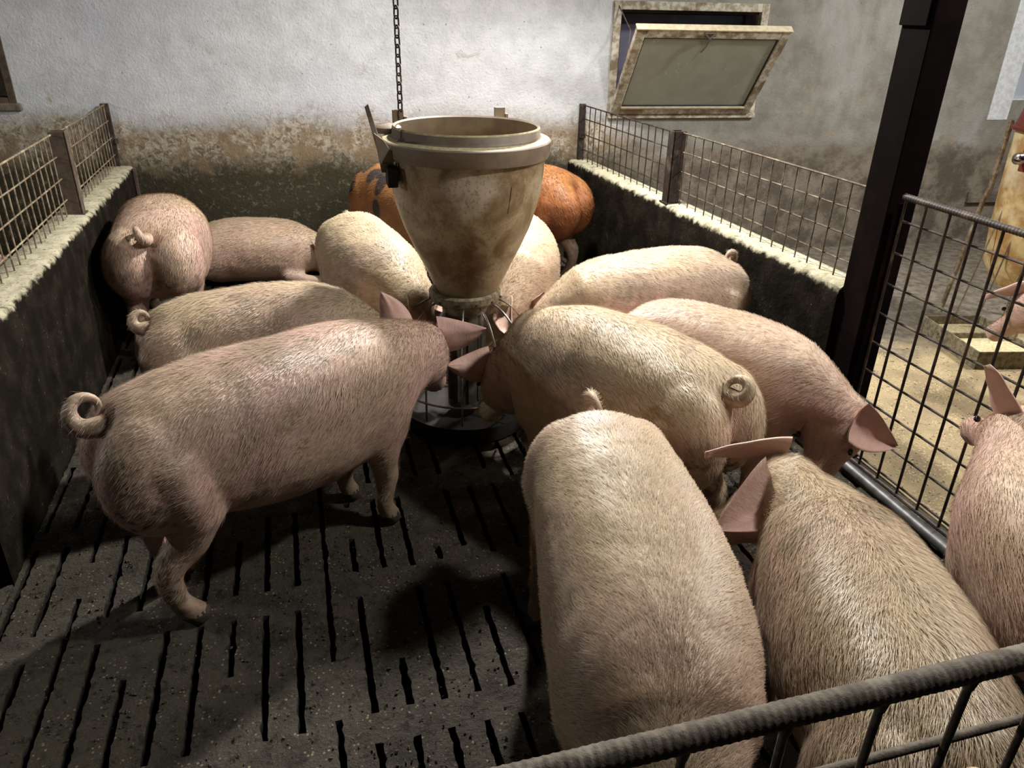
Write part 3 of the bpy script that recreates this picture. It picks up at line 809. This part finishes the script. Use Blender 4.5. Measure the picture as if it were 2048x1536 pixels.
def cat(pts, u):
    """Catmull-Rom through pts, u in 0..len-1"""
    n = len(pts) - 1; i = min(max(int(u), 0), n - 1); w_ = u - i
    p1, p2 = pts[i], pts[i + 1]
    p0 = pts[i - 1] if i > 0 else p1 * 2 - p2
    p3 = pts[i + 2] if i + 2 <= n else p2 * 2 - p1
    return 0.5 * ((2 * p1) + (p2 - p0) * w_ + (2 * p0 - 5 * p1 + 4 * p2 - p3) * w_ ** 2 + (-p0 + 3 * p1 - 3 * p2 + p3) * w_ ** 3)


BODY = [  # t, z top, z bottom, half width (for a pig 0.74 m high)
    (-0.038, .60, .45, .06), (-0.02, .65, .40, .105), (0.01, .685, .35, .145), (0.06, .710, .315, .172), (0.14, .728, .30, .188), (0.25, .740, .292, .192),
    (0.38, .745, .265, .203), (0.52, .748, .245, .209), (0.66, .745, .242, .208), (0.80, .738, .255, .202), (0.92, .725, .285, .192), (1.02, .705, .325, .172), (1.09, .68, .37, .145), (1.13, .64, .42, .10)]


def tubepart(pts, rs, n=14):
    st = []
    m = len(pts); prev = None
    for i, p in enumerate(pts):
        t = (pts[min(i + 1, m - 1)] - pts[max(i - 1, 0)]).normalized()
        if prev is None:
            a = Vector((1, 0, 0)) if abs(t.x) < 0.8 else Vector((0, 1, 0)); prev = t.cross(a).normalized()
        prev = (prev - t * prev.dot(t)).normalized()
        ra = rs[i] if isinstance(rs[i], tuple) else (rs[i], rs[i])
        st.append((p, prev, t.cross(prev), ra[0], ra[1], ra[1]))
    return loft(st, n, 2.0)


def pig(label, R, Mi, S, N_, T_, h=0.74, wm=1.0, coat='pale', lying=False, feet=None, ears=(None, None), tail=1, curl=(0.0, 1.0), hair=14000, hl=0.020, hw=0.0011,
        dirt=0.5, pink=0.5, seed=1, es=1.0, ts=1.0, group='pigs crowded in the pen around the funnel feeder', voxel=0.012, stain=None, legs=True, category='pig'):
    k = h / 0.74; rnd = random.Random(seed); rng = np.random.default_rng(seed)
    plan = [Vector((p[0], p[1], 0)) for p in (R, Mi, S)]
    P = lambda t: (cat(plan, t * 2) if t <= 1 else cat(plan, 2.0) + (cat(plan, 2.0) - cat(plan, 1.9)).normalized() * (t - 1) * Lb) if t >= 0 else cat(plan, 0) - (cat(plan, .1) - cat(plan, 0)).normalized() * (-t) * Lb
    Lb = sum((cat(plan, (i + 1) / 10) - cat(plan, i / 10)).length for i in range(20))
    def Tn(t):
        t = min(max(t, 0.0), 1.0); a = cat(plan, max(t * 2 - .08, 0)); b_ = cat(plan, min(t * 2 + .08, 2)); return (b_ - a).normalized()
    def Lf(t): q = Tn(t); return Vector((-q.y, q.x, 0))
    def zmap(z):
        if not lying: return z * k
        return max(z * k - 0.30 * k, 0.0)
    N_ = Vector(N_); T_ = Vector(T_)
    parts = []
    # trunk
    st = []
    for (t, zt, zb, w_) in BODY:
        zt_, zb_ = zmap(zt), zmap(zb)
        if lying: zb_ = zb_ * 0.6 + 0.012; w_ = w_ * 1.12
        zc = (zt_ + zb_) / 2; st.append((P(t) + Zv * (zc + 0.02 * k), -Lf(t), Zv, w_ * k * wm, zt_ - zc - 0.02 * k, zc - zb_ + 0.02 * k))
    parts.append(loft(st, 26, 2.25))
    zc = lambda z: Zv * zmap(z)
    # hams, shoulders
    for s in (-1, 1):
        f_, l_ = Tn(0.08), Lf(0.08)
        parts.append(ellipsoid(P(0.085) + l_ * (s * 0.088 * k * wm) + zc(.50), (f_ * .158 * k, l_ * .118 * k * wm, Zv * (.188 if not lying else .15) * k)))
        f_, l_ = Tn(0.88), Lf(0.88)
        parts.append(ellipsoid(P(0.88) + l_ * (s * 0.105 * k * wm) + zc(.47), (f_ * .135 * k, l_ * .092 * k * wm, (Zv * .205 if not lying else Zv * .13) * k)))
    # neck
    S3 = P(0.98) + zc(.54); d = (N_ - S3); d.normalize()
    hd = (T_ - N_).normalized()
    st = []
    for i in range(7):
        u = i / 6; c = S3.lerp(N_ + hd * 0.05 * k, u)
        tt = d.lerp(hd, u * 0.7).normalized(); rr = tt.cross(Zv)
        if rr.length < 0.05: rr = -Lf(1)
        rr.normalize(); up = rr.cross(tt).normalized()
        e = 1 - u
        st.append((c, rr, up, (.112 + .060 * e) * k * wm ** .5, (.105 + .070 * e) * k, (.125 + .075 * e) * k))
    parts.append(loft(st, 22, 2.1))
    # head
    rr = hd.cross(Zv)
    if rr.length < 0.05: rr = -Lf(1)
    rr.normalize(); up = rr.cross(hd).normalized(); HL = 0.335 * k
    st = []
    for (u, w_, a_, b_) in [(-.18, .05, .05, .06), (-.1, .088, .082, .10), (0.05, .112, .103, .128), (.22, .115, .100, .135), (.38, .102, .078, .115), (.5, .080, .058, .088), (.62, .064, .048, .068), (.78, .054, .046, .055), (.92, .050, .048, .050), (.975, .052, .052, .052), (1.0, .046, .047, .046)]:
        st.append((N_ + hd * (HL * u) - up * 0.01 * k, rr, up, w_ * k, a_ * k, b_ * k))
    parts.append(loft(st, 20, 2.1))
    # legs
    hf = feet or {}
    if not lying and legs:
        for s in (-1, 1):
            f_, l_ = Tn(0.1), Lf(0.1); o = P(0.115); dx, dy = hf.get(('h', s), (0, 0))
            def J(a, b_, z): w2 = max(0.0, 1 - z / .42) ; return o + f_ * (a * k + dx * w2) + l_ * (s * b_ * k * wm ** .5 + dy * w2) + Zv * z * k
            parts.append(tubepart([J(.0, .095, .56), J(.035, .110, .45), J(.045, .118, .36), J(.015, .118, .28), J(-.045, .116, .215), J(-.048, .115, .16), J(-.030, .114, .09), J(-.010, .115, .055), J(.018, .116, .022), J(.030, .116, .002)],
                                  [(.12 * k, .10 * k), (.118 * k, .088 * k), (.098 * k, .075 * k), (.066 * k, .056 * k), .044 * k, .034 * k, .031 * k, .035 * k, .037 * k, .036 * k]))
            f_, l_ = Tn(0.88), Lf(0.88); o2 = P(0.885); dx2, dy2 = hf.get(('f', s), (0, 0))
            def J2(a, b_, z): w2 = max(0.0, 1 - z / .40); return o2 + f_ * (a * k + dx2 * w2) + l_ * (s * b_ * k * wm ** .5 + dy2 * w2) + Zv * z * k
            parts.append(tubepart([J2(.01, .100, .50), J2(.015, .106, .40), J2(.0, .110, .32), J2(.005, .108, .25), J2(.018, .106, .19), J2(.010, .106, .14), J2(.0, .106, .09), J2(.012, .106, .05), J2(.028, .106, .020), J2(.036, .106, .002)],
                                  [(.10 * k, .085 * k), (.092 * k, .075 * k), (.070 * k, .060 * k), (.050 * k, .046 * k), .041 * k, .033 * k, .030 * k, .034 * k, .036 * k, .034 * k]))
    if lying:
        for s in (-1, 1):
            f_, l_ = Tn(0.9), Lf(0.9); o = P(0.9)
            parts.append(tubepart([o + l_ * s * .12 * k + zc(.42), o + l_ * s * .17 * k + f_ * .02 + Zv * .08, o + l_ * s * .16 * k + f_ * .14 * k + Zv * .045, o + l_ * s * .15 * k + f_ * .26 * k + Zv * .038], [.07 * k, .055 * k, .042 * k, .034 * k]))
    # opening below the tail
    bk = -Tn(0)
    parts.append(ellipsoid(P(-0.028) + zc(.535) + bk * .012 * k, (Tn(0) * .020 * k, Lf(0) * .017 * k, Zv * .022 * k)))
    parts.append(ellipsoid(P(-0.028) + zc(.495) + bk * .010 * k, (Tn(0) * .024 * k, Lf(0) * .016 * k, Zv * .028 * k)))
    vv = []; ff = []
    for (v_, f2) in parts:
        o_ = len(vv); vv += [tuple(q) for q in v_]; ff += [tuple(i + o_ for i in q) for q in f2]
    tm = bpy.data.meshes.new('t'); tm.from_pydata(vv, [], ff)
    bmx = bmesh.new(); bmx.from_mesh(tm); bmesh.ops.recalc_face_normals(bmx, faces=bmx.faces); bmx.to_mesh(tm); bmx.free()
    to = bpy.data.objects.new('t', tm); COL.objects.link(to)
    md = to.modifiers.new('r', 'REMESH'); md.mode = 'VOXEL'; md.voxel_size = voxel
    sm = to.modifiers.new('s', 'SMOOTH'); sm.factor = 0.5; sm.iterations = 9
    dg = bpy.context.evaluated_depsgraph_get(); me = bpy.data.meshes.new_from_object(to.evaluated_get(dg))
    bpy.data.objects.remove(to); bpy.data.meshes.remove(tm)
    me.materials.clear()
    n0 = len(me.vertices)
    co = np.empty(n0 * 3, np.float32); me.vertices.foreach_get('co', co); co = co.reshape(-1, 3)
    no = np.empty(n0 * 3, np.float32); me.vertices.foreach_get('normal', no); no = no.reshape(-1, 3)
    V_ = [Vector(c) for c in co.tolist()]
    # soft folds of flesh
    d1 = np.array([noise.noise(c * 5.5 + Vector((seed, 0, 0))) * 0.006 + noise.noise(c * 13 + Vector((seed, 3, 0))) * 0.0028 for c in V_], np.float32)
    # crease behind the shoulder, flank fold, spine dip
    co = co + no * (d1 * np.clip(co[:, 2] / 0.15, 0, 1))[:, None]
    verts = [Vector(c) for c in co.tolist()]
    fcs = [tuple(p.vertices) for p in me.polygons]
    bpy.data.meshes.remove(me)
    kind = np.zeros(len(verts), int)           # 0 skin 1 ear 2 tail
    # ears
    esc = k * es
    for s, ed in ((-1, ears[0]), (1, ears[1])):
        lat = rr * (-s)     # s=+1 is the animal's left
        wv = None
        if ed is not None and len(ed) == 2: ed, wv = ed
        D = Vector(ed) if ed is not None else (hd * 0.62 + lat * 0.72 + up * 0.45)
        D = D.normalized(); base = N_ + hd * (.10 * HL) + lat * (.088 * k) + up * (.066 * k)
        wd = (hd * 0.55 - lat * 0.6 * 1 - up * 0.1 + Zv * 0.0)
        if wv is not None: wd = Vector(wv)
        wd = (wd - D * wd.dot(D)).normalized(); nn = D.cross(wd) * (s)
        if nn.dot(up) < 0: nn = -nn
        EL = .170 * esc; nu, nv = 16, 12
        for side in (0, 1):
            for i in range(nu + 1):
                u = i / nu; half = .064 * esc * (0.98 + 0.45 * u) * max(0.0, 1 - u ** 1.35) + 0.0015
                for j in range(nv + 1):
                    q = j / nv * 2 - 1
                    cup = (q * q) * .034 * esc * (1 - 0.6 * u) - 0.5 * u * u * .05 * esc
                    p = base + D * (EL * u - .02) + wd * (half * q + .012 * math.sin(u * 3)) + nn * (cup + (0.0035 if side else -0.0035) * (1 - 0.6 * u))
                    p = p + nn * 0.006 * noise.noise(Vector((u * 3, q * 2, seed)))
                    verts.append(p)
        b0 = len(verts) - 2 * (nu + 1) * (nv + 1); g = lambda sd, i, j: b0 + sd * (nu + 1) * (nv + 1) + i * (nv + 1) + j
        for i in range(nu):
            for j in range(nv):
                fcs.append((g(1, i, j), g(1, i, j + 1), g(1, i + 1, j + 1), g(1, i + 1, j))); fcs.append((g(0, i, j), g(0, i + 1, j), g(0, i + 1, j + 1), g(0, i, j + 1)))
            fcs.append((g(0, i, 0), g(1, i, 0), g(1, i + 1, 0), g(0, i + 1, 0))); fcs.append((g(1, i, nv), g(0, i, nv), g(0, i + 1, nv), g(1, i + 1, nv)))
        for j in range(nv): fcs.append((g(1, nu, j), g(1, nu, j + 1), g(0, nu, j + 1), g(0, nu, j)))
        kind = np.concatenate([kind, np.full(2 * (nu + 1) * (nv + 1), 1)])
    # tail: a short curl
    if tail:
        b0p = P(-0.012) + zc(.628); pts = []; rs = []
        sd = Lf(0) * curl[0] + Zv * curl[1]; sd.normalize()
        m = 26; rad = .031 * k * ts
        for i in range(m + 1):
            u = i / m
            if u < 0.28: q = u / 0.28; pts.append(b0p + bk * (-.02 + .050 * q) * k + Zv * (0.008 * q) * k)
            else:
                q = (u - .28) / .72; a = -math.pi / 2 + q * math.radians(330)
                c0 = b0p + bk * .030 * k * ts + Zv * .008 * k + sd * rad
                ax2 = bk; pts.append(c0 + sd * (math.sin(a) * rad * (1 - .2 * q)) + ax2 * (math.cos(a) * rad * (1 - .2 * q)) + Lf(0) * (0.032 * q * k * tail) + sd.cross(bk) * 0.0)
            rs.append((.026 * (1 - u) ** 1.5 + .0135 - .006 * u) * k)
        v_, f2 = tubepart(pts, rs, 12); o_ = len(verts); verts += v_; fcs += [tuple(i + o_ for i in q) for q in f2]; kind = np.concatenate([kind, np.full(len(v_), 2)])
    root = Vector((P(0.5).x, P(0.5).y, 0))
    co = np.array([tuple(v - root) for v in verts], np.float32)
    me = bpy.data.meshes.new('pig'); me.from_pydata(co.tolist(), [], fcs); me.shade_smooth()
    if coat == 'pale': me.materials.append(SKIN)
    else: me.materials.append(SKINO)
    me.materials.append(HOOF)
    # coat colour: the pig's own colouring and dirt; duroc tops also carry a painted highlight
    N3 = len(verts); samp = [P(t / 16) for t in range(17)]; stan = [Tn(t / 16) for t in range(17)]
    sp = np.array([(p.x, p.y) for p in samp]); wc = co + np.array(root)
    dist = ((wc[:, None, :2] - sp[None]) ** 2).sum(-1); ti = dist.argmin(1)
    Tarr = np.array([tuple(q) for q in stan])[ti]
    # beyond the shoulder use the neck/head direction
    hdn = np.array(hd); dn = np.array(d); S3n = np.array(S3)
    ahead = ((wc - S3n) @ dn) > 0.10 * k; Tarr[ahead] = dn
    ath = ((wc - np.array(N_)) @ hdn) > -0.03; Tarr[ath & ahead] = hdn
    no = np.empty(N3 * 3, np.float32); me.vertices.foreach_get('normal', no) if False else None
    nrm = np.array([tuple(v.normal) for v in me.vertices], np.float32)
    lat = np.cross(np.array([0, 0, 1.0])[None], Tarr); lat /= np.linalg.norm(lat, axis=1)[:, None] + 1e-6
    cc = np.zeros((N3, 4), np.float32); cc[:, 3] = 1
    PINK = np.array((0.53, 0.335, 0.285)); CREAM = np.array((0.49, 0.375, 0.24)); MUD = np.array((0.17, 0.125, 0.08)); HOT = np.array((0.62, 0.26, 0.225)); ORG = np.array((0.36, 0.160, 0.052)); BLK = np.array((0.018, 0.02, 0.028))
    DOR = np.array((0.24, 0.075, 0.03))
    q1 = np.empty(N3); q2 = np.empty(N3); q3 = np.empty(N3)
    for i, v in enumerate(verts):
        q1[i] = noise.noise(v * 3.2 + Vector((seed * 3, 0, 0))); q2[i] = noise.noise(v * 11 + Vector((0, seed * 2, 0))); q3[i] = noise.noise(v * 40 + Vector((0, 0, seed)))
    sm_ = lambda x, a, b_: (lambda y: y * y * (3 - 2 * y))(np.clip((x - a) / (b_ - a), 0, 1))
    topw = sm_(nrm[:, 2], -0.1, 0.9)
    rel = wc[:, 2] / h
    fpink = np.clip(pink + 0.9 * q1 - 0.35 * topw + 0.15, 0, 1)[:, None]
    if coat == 'pale':
        base = CREAM * (1 - fpink) + PINK * fpink
        dm = np.clip(sm_(q1 * 0.55 + q2 * 0.5 + 0.32 * q3, 0.02, 0.50) * dirt * 1.15, 0, 0.78)[:, None]
        base = base * (1 - dm) + (MUD * 1.6) * dm
    elif coat == 'spotted':
        base = np.repeat(ORG[None], N3, 0) * (1 + 0.3 * q2[:, None])
        q4 = np.array([noise.voronoi(v * 5.4 + Vector((seed * 1.7, 1, 0)))[0][0] for v in verts])
        sp_ = sm_(-q4 + 0.10 * q2, -0.37, -0.33)[:, None]; base = base * (1 - sp_) + BLK * sp_
    else:
        base = DOR * (1 - .6 * topw[:, None]) + (ORG * .6) * topw[:, None]  # upward faces lighter and more orange: highlight painted into the coat
        base = base * (1 + 0.35 * q2[:, None])
        wl = sm_(0.45 - rel, 0.0, 0.12)[:, None]; base = base * (1 - wl) + np.array((0.5, 0.36, 0.27)) * wl
    if coat == 'pale':
        bx = (wc - np.array(P(-0.02) + zc(.50))); dd = np.linalg.norm(bx / np.array([1, 1, 1.35]), axis=1)
        hp = (1 - sm_(dd, 0.02 * k, 0.15 * k))[:, None] * 0.55; base = base * (1 - hp) + np.array((0.64, 0.36, 0.32)) * hp
        bx = (wc - np.array(P(-0.04) + zc(.515))); dd = np.linalg.norm(bx, axis=1)
        hp = (1 - sm_(dd, 0.015 * k, 0.042 * k))[:, None] * 0.9; base = base * (1 - hp) + HOT * hp
        ep = (kind == 1)[:, None] * 0.7; base = base * (1 - ep) + np.array((0.50, 0.30, 0.265)) * (1 + .5 * q2[:, None]) * ep
    if stain is not None:
        for (sx, sy, sz, sr, sa) in stain:
            dd = np.linalg.norm(wc - np.array((sx, sy, sz)), axis=1) + 0.35 * sr * q2
            hp = (1 - sm_(dd, sr * .5, sr))[:, None] * sa; base = base * (1 - hp) + MUD * hp
    tp = ((kind == 2) * np.clip(0.45 + 1.1 * q3, 0, 0.9) * min(1, dirt * 1.6))[:, None]; base = base * (1 - tp) + MUD * tp
    lm = (sm_(0.30 - rel + 0.12 * q2, 0.0, 0.22) * (0.80 if not lying else 0.3))[:, None]; base = base * (1 - lm) + MUD * lm
    # flecks of dung on the rump
    fl = (sm_(q3, 0.20, 0.34) * sm_(-((wc - np.array(P(0))) @ np.array(Tn(0))), -0.12, 0.0) * sm_(0.75 - rel, 0, .15))[:, None] * min(1, dirt * 1.5); base = base * (1 - fl) + MUD * 0.35 * fl
    cc[:, :3] = np.clip(base, 0.004, 0.95)
    ca = me.color_attributes.new('coat', 'FLOAT_COLOR', 'POINT'); ca.data.foreach_set('color', cc.ravel())
    lie = np.stack([(wc * Tarr).sum(1) + 0.55 * wc[:, 2], (wc * lat).sum(1), wc[:, 2] * 0.6], 1).astype(np.float32)
    la = me.attributes.new('lie', 'FLOAT_VECTOR', 'POINT'); la.data.foreach_set('vector', lie.ravel())
    nf_ = len(me.polygons)
    zf = np.array([wc[p.vertices[0], 2] for p in me.polygons]); mi = ((zf < 0.040 * k) & (not lying)).astype(np.int32)
    me.polygons.foreach_set('material_index', mi)
    o = bpy.data.objects.new('pig', me); COL.objects.link(o); o.location = root
    tag(o, label, category, group)
    # eyes
    for s in (-1, 1):
        c = N_ + hd * (.40 * HL) + rr * s * .093 * k + up * .040 * k - root
        v_, f2 = ellipsoid(c, (hd * .013 * k, rr * .009 * k, up * .010 * k), 10, 8); link_mesh('eye', v_, f2, MT['eye'], o, True)
    # bristles lying along the coat
    if hair:
        me.calc_loop_triangles(); nt_ = len(me.loop_triangles)
        tri = np.empty(nt_ * 3, np.int32); me.loop_triangles.foreach_get('vertices', tri); tri = tri.reshape(-1, 3)
        A, B_, C_ = co[tri[:, 0]], co[tri[:, 1]], co[tri[:, 2]]
        cr = np.cross(B_ - A, C_ - A); ar = np.linalg.norm(cr, axis=1) / 2; fn = cr / (2 * ar[:, None] + 1e-12)
        wgt = ar * (0.18 + 0.82 * sm_(fn[:, 2], -0.5, 0.3)) * (wc[tri[:, 0], 2] > 0.12 * k) * (kind[tri[:, 0]] != 1) * np.where(kind[tri[:, 0]] == 2, 0.25, 1.0) * (np.linalg.norm(wc[tri[:, 0]] - np.array(P(-0.04) + zc(.515)), axis=1) > 0.038 * k)
        ch = rng.choice(nt_, hair, p=wgt / wgt.sum()); r1 = np.sqrt(rng.random(hair)); r2 = rng.random(hair)
        bw = np.stack([1 - r1, r1 * (1 - r2), r1 * r2], 1)[:, :, None]; tr_ = tri[ch]
        pos = (co[tr_] * bw).sum(1); nn = (nrm[tr_] * bw).sum(1); nn /= np.linalg.norm(nn, axis=1)[:, None] + 1e-9
        TT = Tarr[tr_[:, 0]]; LL = lat[tr_[:, 0]]; sgn = np.sign((nn * LL).sum(1))[:, None] * np.minimum(1, np.abs((nn * LL).sum(1))[:, None] * 6)
        fl_ = -TT * 1.0 + LL * sgn * 0.30 + np.array([0, 0, -0.55])
        sw = np.array([noise.noise(Vector((p * 7).tolist()) + Vector((seed, 0, 0))) for p in pos])[:, None]
        sw2 = np.array([noise.noise(Vector((p * 26).tolist()) + Vector((seed, 5, 0))) for p in pos])[:, None]
        fl_ = fl_ + np.cross(nn, fl_) * (sw * 0.45 + sw2 * 0.22) + rng.normal(0, 0.13, (hair, 3))
        fl_ -= nn * (fl_ * nn).sum(1)[:, None]; fl_ /= np.linalg.norm(fl_, axis=1)[:, None] + 1e-9
        sdv = np.cross(fl_, nn); Ln = (hl * (0.55 + 0.8 * rng.random(hair)))[:, None]; W_ = (hw * (0.6 + 0.6 * rng.random(hair)))[:, None]
        lift = (0.16 + 0.16 * rng.random(hair))[:, None]
        p0 = pos - nn * 0.0006; p1 = pos + fl_ * Ln * 0.55 + nn * Ln * lift * 0.8; p2 = pos + fl_ * Ln + nn * Ln * lift * 0.95
        vb = np.stack([p0 - sdv * W_ / 2, p0 + sdv * W_ / 2, p1 + sdv * W_ * .42, p1 - sdv * W_ * .42, p2], 1).reshape(-1, 3).astype(np.float32)
        hm = bpy.data.meshes.new('bristles'); hm.vertices.add(hair * 5); hm.vertices.foreach_set('co', vb.ravel())
        i0 = np.arange(hair) * 5
        lp = np.stack([i0, i0 + 1, i0 + 2, i0 + 3, i0 + 3, i0 + 2, i0 + 4], 1).ravel().astype(np.int32)
        hm.loops.add(len(lp)); hm.loops.foreach_set('vertex_index', lp)
        ls = np.stack([np.arange(hair) * 7, np.arange(hair) * 7 + 4], 1).ravel().astype(np.int32); lt = np.tile(np.array([4, 3], np.int32), hair)
        hm.polygons.add(hair * 2); hm.polygons.foreach_set('loop_start', ls); hm.polygons.foreach_set('loop_total', lt)
        hm.update(calc_edges=True)
        hc = np.repeat((cc[tr_] * bw).sum(1), 5, axis=0).astype(np.float32)
        ca = hm.color_attributes.new('coat', 'FLOAT_COLOR', 'POINT'); ca.data.foreach_set('color', hc.ravel())
        hm.materials.append(HAIR if coat == 'pale' else HAIRO)
        ho = bpy.data.objects.new('bristles', hm); COL.objects.link(ho); ho.parent = o; ho['kind'] = 'stuff'
    return o


HM = 1.0      # hair density multiplier
H_ = lambda n: int(n * HM)
pig('large pale pig with muddy curled tail, standing broadside in front on the left', (-.535, 1.96), (-.15, 2.13), (.20, 2.36), (.35, 2.50, .56), (.47, 2.72, .28), h=.75, hair=H_(42000),
    ears=(((.95, -.1, .10), (.1, -.35, -.95)), ((-.40, .2, .92), (.9, .2, .3))), ts=1.3, curl=(.4, .9), dirt=.75, pink=.72, seed=11, feet={('h', -1): (-.03, 0), ('h', 1): (.0, 0)}, voxel=.0105)
pig('muddy pale pig behind the large left one, only its arched back and curled tail visible', (-.555, 2.80), (-.18, 2.88), (.10, 2.88), (.22, 2.90, .46), (.33, 2.97, .20), h=.68, hair=H_(24000), dirt=.9, pink=.4, seed=12, hw=.0014, curl=(.2, 1))
pig('pale pig seen squarely from behind in the far left corner', (-.71, 3.86), (-.70, 4.18), (-.74, 4.48), (-.77, 4.60, .42), (-.76, 4.80, .16), h=.735, wm=1.16, hair=H_(20000), dirt=.35, pink=.7, seed=13, hw=.0017, curl=(.3, 1))
pig('creamy pig with grey dirt on its back standing to the left behind the feeder', (.25, 3.98), (.28, 3.62), (.36, 3.25), (.43, 3.11, .50), (.50, 3.03, .26), h=.72, hair=H_(24000), dirt=1.1, pink=.1, seed=14, hw=.0016, curl=(-.5, .9))
pig('creamy pig hidden to the right behind the feeder, lit brightly on its flank', (1.05, 3.78), (1.00, 3.45), (.90, 3.18), (.84, 3.06, .48), (.74, 3.0, .22), h=.74, hair=H_(18000), dirt=.25, pink=.2, seed=15, hw=.0016, tail=0)
pig('pale pig with back arched beside the right wall, upright curled tail against the dark wall', (1.80, 2.92), (1.45, 2.84), (1.12, 2.80), (.99, 2.82, .48), (.87, 2.88, .22), h=.73, hair=H_(24000), dirt=.7, pink=.45, seed=16, hw=.0014, curl=(0, 1))
pig('big tan pig right of the feeder, rump with curled tail turned to the viewer', (1.14, 1.74), (.98, 2.06), (.80, 2.34), (.72, 2.46, .44), (.66, 2.64, .18), h=.75, wm=1.05, hair=H_(36000), dirt=.85, pink=.05, ts=1.15, seed=17, curl=(-.6, .8), ears=(None, ((-.97, .05, .05), (0, -.4, -.9))))
pig('pink pig at the right with its head down and ear against the mesh gate', (1.22, 2.49), (1.42, 2.21), (1.57, 1.98), (1.67, 1.85, .47), (1.54, 1.76, .17), h=.69, hair=H_(32000), ears=((-.3, .8, .1), ((.80, -.35, -.42), (-.3, -.3, -.9))), dirt=.35, pink=.75, es=1.15, seed=18, tail=0)
pig('large pale pig in the foreground centre, seen from above with hair parted on its spine', (.74, 1.71), (.655, 1.24), (.55, .86), (.50, .72, .50), (.48, .60, .22), h=.70, wm=1.08, hair=H_(120000), hl=.024, hw=.0009, dirt=.28, pink=.38, seed=19, curl=(-.35, 1), ts=1.3, feet={('h', -1): (-.01, -.05)},
    stain=[(.43, .91, .69, .035, .3)], voxel=.010)
pig('muddy pale pig at lower right with floppy ears, its head turned to the left', (.90, .54), (1.02, .88), (1.12, 1.17), (1.15, 1.35, .57), (.93, 1.50, .33), h=.70, wm=.95, hair=H_(90000), hl=.023, hw=.0009, ears=(((-.9, .35, .10), (.2, .6, -.6)), ((-.85, -.2, -.25), (-.05, -.75, -.6))), dirt=1.1, pink=.35, es=1.25, seed=20, voxel=.0105)
pig('pale pink pig cut off by the right edge, pricked ears, facing the mesh gate', (1.58, .42), (1.62, .84), (1.71, 1.17), (1.87, 1.33, .62), (1.955, 1.55, .52), h=.72, wm=1.06, es=1.15, hair=H_(36000), ears=((.9, .05, .45), ((-.38, .05, .95), (.15, .8, .1))), dirt=.4, pink=.8, seed=21)
pig('orange pig with black spots by the back wall', (.50, 5.02), (.64, 4.66), (.76, 4.28), (.80, 4.14, .45), (.84, 3.92, .18), h=.77, hair=H_(9000), coat='spotted', dirt=.2, seed=22, hw=.0022, tail=0)
pig('reddish orange pig with pale hind legs in the far right corner', (1.64, 4.46), (1.40, 4.70), (1.15, 4.86), (1.02, 4.90, .45), (.86, 4.94, .18), h=.77, hair=H_(9000), coat='duroc', dirt=.2, seed=23, hw=.0022, tail=0)
pig('pale pig lying along the back wall with its dark ear to the right', (-.62, 5.06), (-.34, 5.05), (-.04, 5.00), (.10, 4.97, .20), (.28, 4.84, .10), h=.68, lying=True, hair=H_(12000), dirt=.5, pink=.55, seed=24, hw=.0019, tail=0, ears=((.3, -.7, -.3), (.3, .5, .5)))
pig('pale pink pig of the neighbouring pen at the trough, seen through the mesh gate', (3.64, 1.72), (3.49, 2.05), (3.33, 2.36), (3.24, 2.50, .50), (3.22, 2.72, .22), h=.70, hair=H_(10000), dirt=.2, pink=.9, seed=25, hw=.0018, group=None, tail=0)
pig('pink pig in the pen beyond the left wall, a sliver of its back showing', (-1.50, 4.20), (-1.50, 3.8), (-1.50, 3.4), (-1.50, 3.25, .40), (-1.48, 3.05, .2), h=.55, hair=0, dirt=.2, pink=.95, seed=26, group=None, tail=0)
